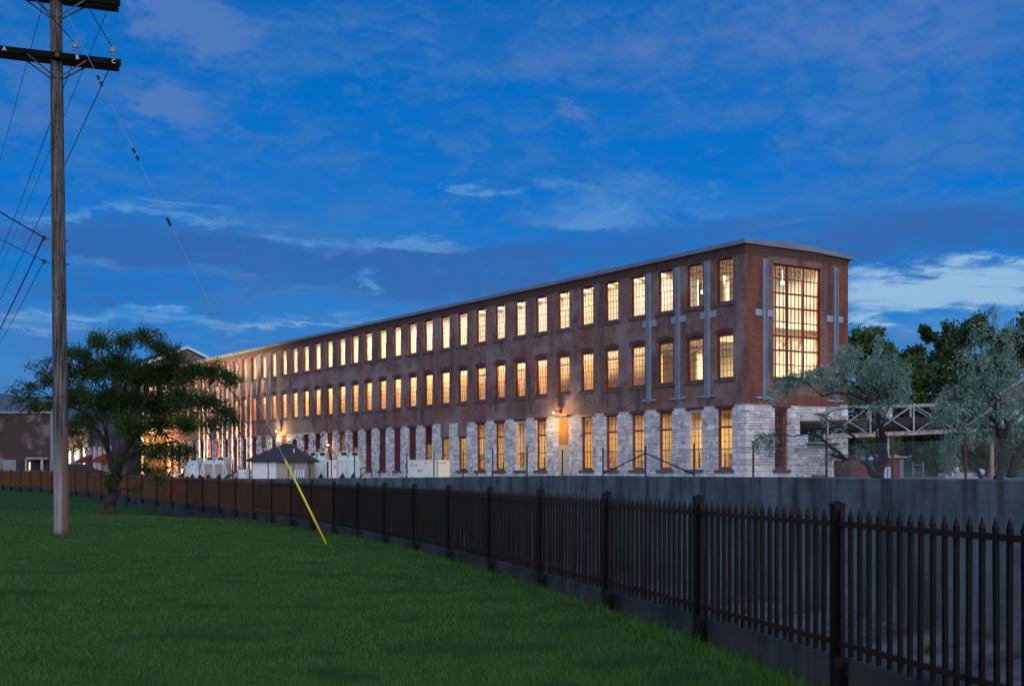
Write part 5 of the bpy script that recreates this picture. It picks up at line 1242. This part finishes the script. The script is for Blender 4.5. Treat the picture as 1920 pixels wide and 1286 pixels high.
# ------------------------------------------------------------------ sky
def make_sky():
    w = bpy.data.worlds.new('World'); SC.world = w; w.use_nodes = True; g = NT(w.node_tree)
    out = g.n('ShaderNodeOutputWorld'); bg = g.n('ShaderNodeBackground'); g.link(bg.outputs[0], out.inputs[0])
    d = g.coord('Generated'); X, Y, Z = g.sep(d)
    az = g.m('MULTIPLY', g.m('ARCTAN2', X, Y), 180/math.pi); el = g.m('MULTIPLY', g.m('ARCSINE', Z), 180/math.pi)
    big = g.noise(g.comb(g.m('MULTIPLY', az, .085), g.m('MULTIPLY', el, .22)), 1.0, 6, .62, .4)
    band = g.noise(g.comb(g.m('MULTIPLY', az, .06), g.m('MULTIPLY', el, .42), 6.0), 1.0, 6, .6, .3)
    fine = g.noise(g.comb(g.m('MULTIPLY', az, .22), g.m('MULTIPLY', el, .80), 4.0), 1.0, 8, .66, .4)
    wis = g.noise(g.comb(g.m('MULTIPLY', az, .11), g.m('MULTIPLY_ADD', az, .20, g.m('MULTIPLY', el, 2.1)), 9.0), 1.0, 7, .6, .5)
    lump = g.noise(g.comb(g.m('MULTIPLY', az, .42), g.m('MULTIPLY', el, .7), 2.0), 1.0, 8, .66, .3)
    puff = g.noise(g.comb(g.m('MULTIPLY', az, .62), g.m('MULTIPLY', el, 1.35), 12.0), 1.0, 7, .62, .5)
    azw = g.m('ADD', az, g.m('MULTIPLY', g.m('SUBTRACT', lump, .5), 5.5)); elw = g.m('ADD', el, g.m('MULTIPLY', g.m('SUBTRACT', fine, .5), 3.6))
    def blobs(lst):
        tot = None
        for px, py, rx, ry, amp in lst:
            u = (px-CX)/F; a0 = math.degrees(math.atan(u)); e0 = math.degrees(math.atan((HZ-py)/F*math.cos(math.radians(a0))))
            sx = rx/F*57.3; sy = ry/F*57.3
            dx = g.m('DIVIDE', g.m('SUBTRACT', azw, a0), sx); dy = g.m('DIVIDE', g.m('SUBTRACT', elw, e0), sy)
            r2 = g.m('MULTIPLY_ADD', dx, dx, g.m('MULTIPLY', dy, dy)); f = g.m('MULTIPLY', g.m('POWER', 2.718, g.m('MULTIPLY', r2, -1.0)), amp)
            tot = f if tot is None else g.m('ADD', tot, f)
        return tot
    base = g.ramp(g.m('DIVIDE', el, 90.0, None, True), [(0.0, (.12, .33, .60)), (.035, (.075, .27, .60)), (.075, (.008, .20, .61)), (.125, (.0, .170, .61)), (.175, (.0, .150, .55)), (.24, (.0, .12, .44)), (.5, (.015, .09, .36)), (1.0, (.02, .08, .30))])
    soft = blobs([(370, 50, 110, 45, 1.7), (330, 25, 50, 25, .8), (430, 90, 50, 20, 1.0), (320, 205, 80, 38, 1.9), (1070, 215, 32, 14, 1.4), (70, 180, 90, 60, .5), (60, 240, 90, 34, .5), (1480, 40, 560, 60, .8), (1750, 110, 260, 80, .7), (1180, 120, 220, 50, .4),
                  (1700, 300, 330, 70, .5), (700, 35, 160, 30, .35), (1300, 215, 200, 30, .5), (480, 290, 140, 26, .35), (900, 130, 200, 30, .3)])
    slate = blobs([(250, 450, 330, 34, 1.3), (700, 490, 300, 24, 1.1), (420, 480, 420, 34, 1.0), (700, 520, 420, 30, .8), (1000, 490, 300, 34, 1.0), (1270, 440, 250, 34, .7), (200, 550, 260, 24, .9), (1780, 450, 260, 44, 1.2), (1600, 420, 240, 30, .8), (350, 640, 300, 22, .5), (1850, 420, 150, 40, .6), (800, 560, 200, 24, .5)])
    lite = blobs([(888, 348, 24, 10, 1.5), (945, 358, 32, 8, 1.1), (832, 350, 12, 6, .9), (880, 408, 12, 5, .8), (1060, 340, 60, 14, .5), (1130, 352, 130, 22, .7), (1240, 380, 190, 24, .7), (1080, 398, 130, 16, .7), (1090, 415, 60, 12, .9), (1300, 405, 140, 14, .5), (330, 404, 190, 10, 1.2), (150, 400, 120, 9, .9), (560, 452, 120, 9, 1.0), (760, 452, 60, 10, 1.2), (500, 440, 160, 12, .6), (820, 458, 100, 12, .9), (640, 470, 160, 12, .6), (682, 525, 18, 11, 1.8), (400, 515, 130, 12, .7), (170, 492, 90, 12, .8), (560, 545, 160, 10, .6), (1530, 213, 90, 24, .6), (1500, 425, 130, 14, .7), (700, 178, 20, 10, .4), (900, 500, 160, 10, .5)])
    bright = blobs([(80, 590, 110, 10, .75), (60, 614, 140, 10, .7), (330, 588, 160, 8, .6), (520, 606, 190, 9, .8), (200, 604, 130, 8, .6), (420, 640, 160, 10, .4), (1690, 535, 140, 30, 1.8), (1860, 545, 130, 30, 1.5), (1650, 588, 70, 12, 1.1), (1780, 575, 160, 14, .6), (1900, 512, 120, 14, .9), (1640, 560, 60, 12, .8), (1760, 612, 120, 12, .5)])
    def mask(b, n, lo, hi, k=1.0): return g.m('MULTIPLY', g.step(g.m('MULTIPLY', b, g.m('MAXIMUM', g.m('MULTIPLY_ADD', n, 3.4, -.85), 0.0)), lo, hi), k)
    mixn = g.m('MULTIPLY_ADD', puff, .55, g.m('MULTIPLY', fine, .45))
    c = base
    c = g.mix(g.m('MULTIPLY', g.step(g.m('MULTIPLY_ADD', fine, .35, g.m('MULTIPLY', big, .65)), .41, .66), .62), c, (.018, .145, .48))
    low = g.m('SUBTRACT', 1.0, g.step(el, 8, 15))
    c = g.mix(g.m('MULTIPLY', g.m('MULTIPLY', g.step(g.m('MULTIPLY_ADD', fine, .4, g.m('MULTIPLY', band, .6)), .42, .62), low), .7), c, (.06, .205, .51))
    c = g.mix(g.m('MULTIPLY', g.step(g.m('MULTIPLY_ADD', puff, .5, g.m('MULTIPLY', big, .5)), .47, .62), .5), c, (.055, .195, .52))
    c = g.mix(mask(soft, g.m('MULTIPLY_ADD', puff, .4, g.m('MULTIPLY', lump, .6)), .05, 1.25, .85), c, (.085, .195, .50))
    c = g.mix(mask(slate, mixn, .0, 1.2, .85), c, (.032, .13, .41))
    c = g.mix(mask(lite, mixn, .05, 1.5, .85), c, (.10, .285, .63))
    c = g.mix(mask(bright, g.m('MULTIPLY_ADD', puff, .25, g.m('MULTIPLY', wis, .75)), .1, 1.5, .85), c, (.33, .54, .75))
    glow = g.m('MULTIPLY', g.step(g.m('ADD', az, g.m('MULTIPLY', el, -1.3)), 6, 24), g.m('MULTIPLY', g.step(az, 0, 20), g.m('SUBTRACT', 1.0, g.step(el, 5, 12))))
    c = g.mix(g.m('MULTIPLY', glow, .45), c, (.13, .36, .70))
    # the paler western sky behind the camera
    back = g.m('MULTIPLY', g.step(g.m('MULTIPLY', Y, -1.0), -.35, .75), g.m('MULTIPLY', g.step(el, -2, 12), g.m('SUBTRACT', 1.0, g.step(el, 35, 85))))
    c = g.mix(back, c, (1.25, 1.34, 1.62))
    sk = g.n('ShaderNodeTexSky', sky_type='NISHITA'); sk.sun_disc = False; sk.sun_elevation = R(1.0); sk.sun_rotation = R(150)
    c = g.mix(1.0, c, g.mix(1.0, sk.outputs[0], (.001, .004, .008), 'MULTIPLY'), 'ADD')
    g.link(c, bg.inputs[0]); bg.inputs[1].default_value = 1.0
    w.cycles.sampling_method = 'MANUAL'; w.cycles.sample_map_resolution = 512
make_sky()
sun_dir = Vector((.50, -.85, .20)).normalized()
sd = bpy.data.lights.new('sun', 'SUN'); sd.energy = 0.55; sd.angle = R(30); sd.color = (1.0, .85, .80)
so = bpy.data.objects.new('sun', sd); COL.objects.link(so); so.rotation_euler = sun_dir.to_track_quat('Z', 'Y').to_euler(); so.location = sun_dir*50

# ------------------------------------------------------------------ camera
cam = bpy.data.cameras.new('camera'); cam.lens = 45; cam.sensor_width = 36; cam.shift_y = (HZ-643)/1920; cam.clip_end = 6000; cam.clip_start = .1
co = bpy.data.objects.new('camera', cam); COL.objects.link(co); co.rotation_euler = (math.pi/2, 0, 0); SC.camera = co
SC.view_settings.view_transform = 'Standard'; SC.view_settings.look = 'None'; SC.view_settings.exposure = 0; SC.view_settings.gamma = 1
cy = SC.cycles; cy.use_denoising = True; cy.max_bounces = 6; cy.diffuse_bounces = 3; cy.glossy_bounces = 2; cy.transparent_max_bounces = 12
cy.sample_clamp_indirect = 3; cy.sample_clamp_direct = 12; cy.use_adaptive_sampling = True; cy.adaptive_threshold = .015
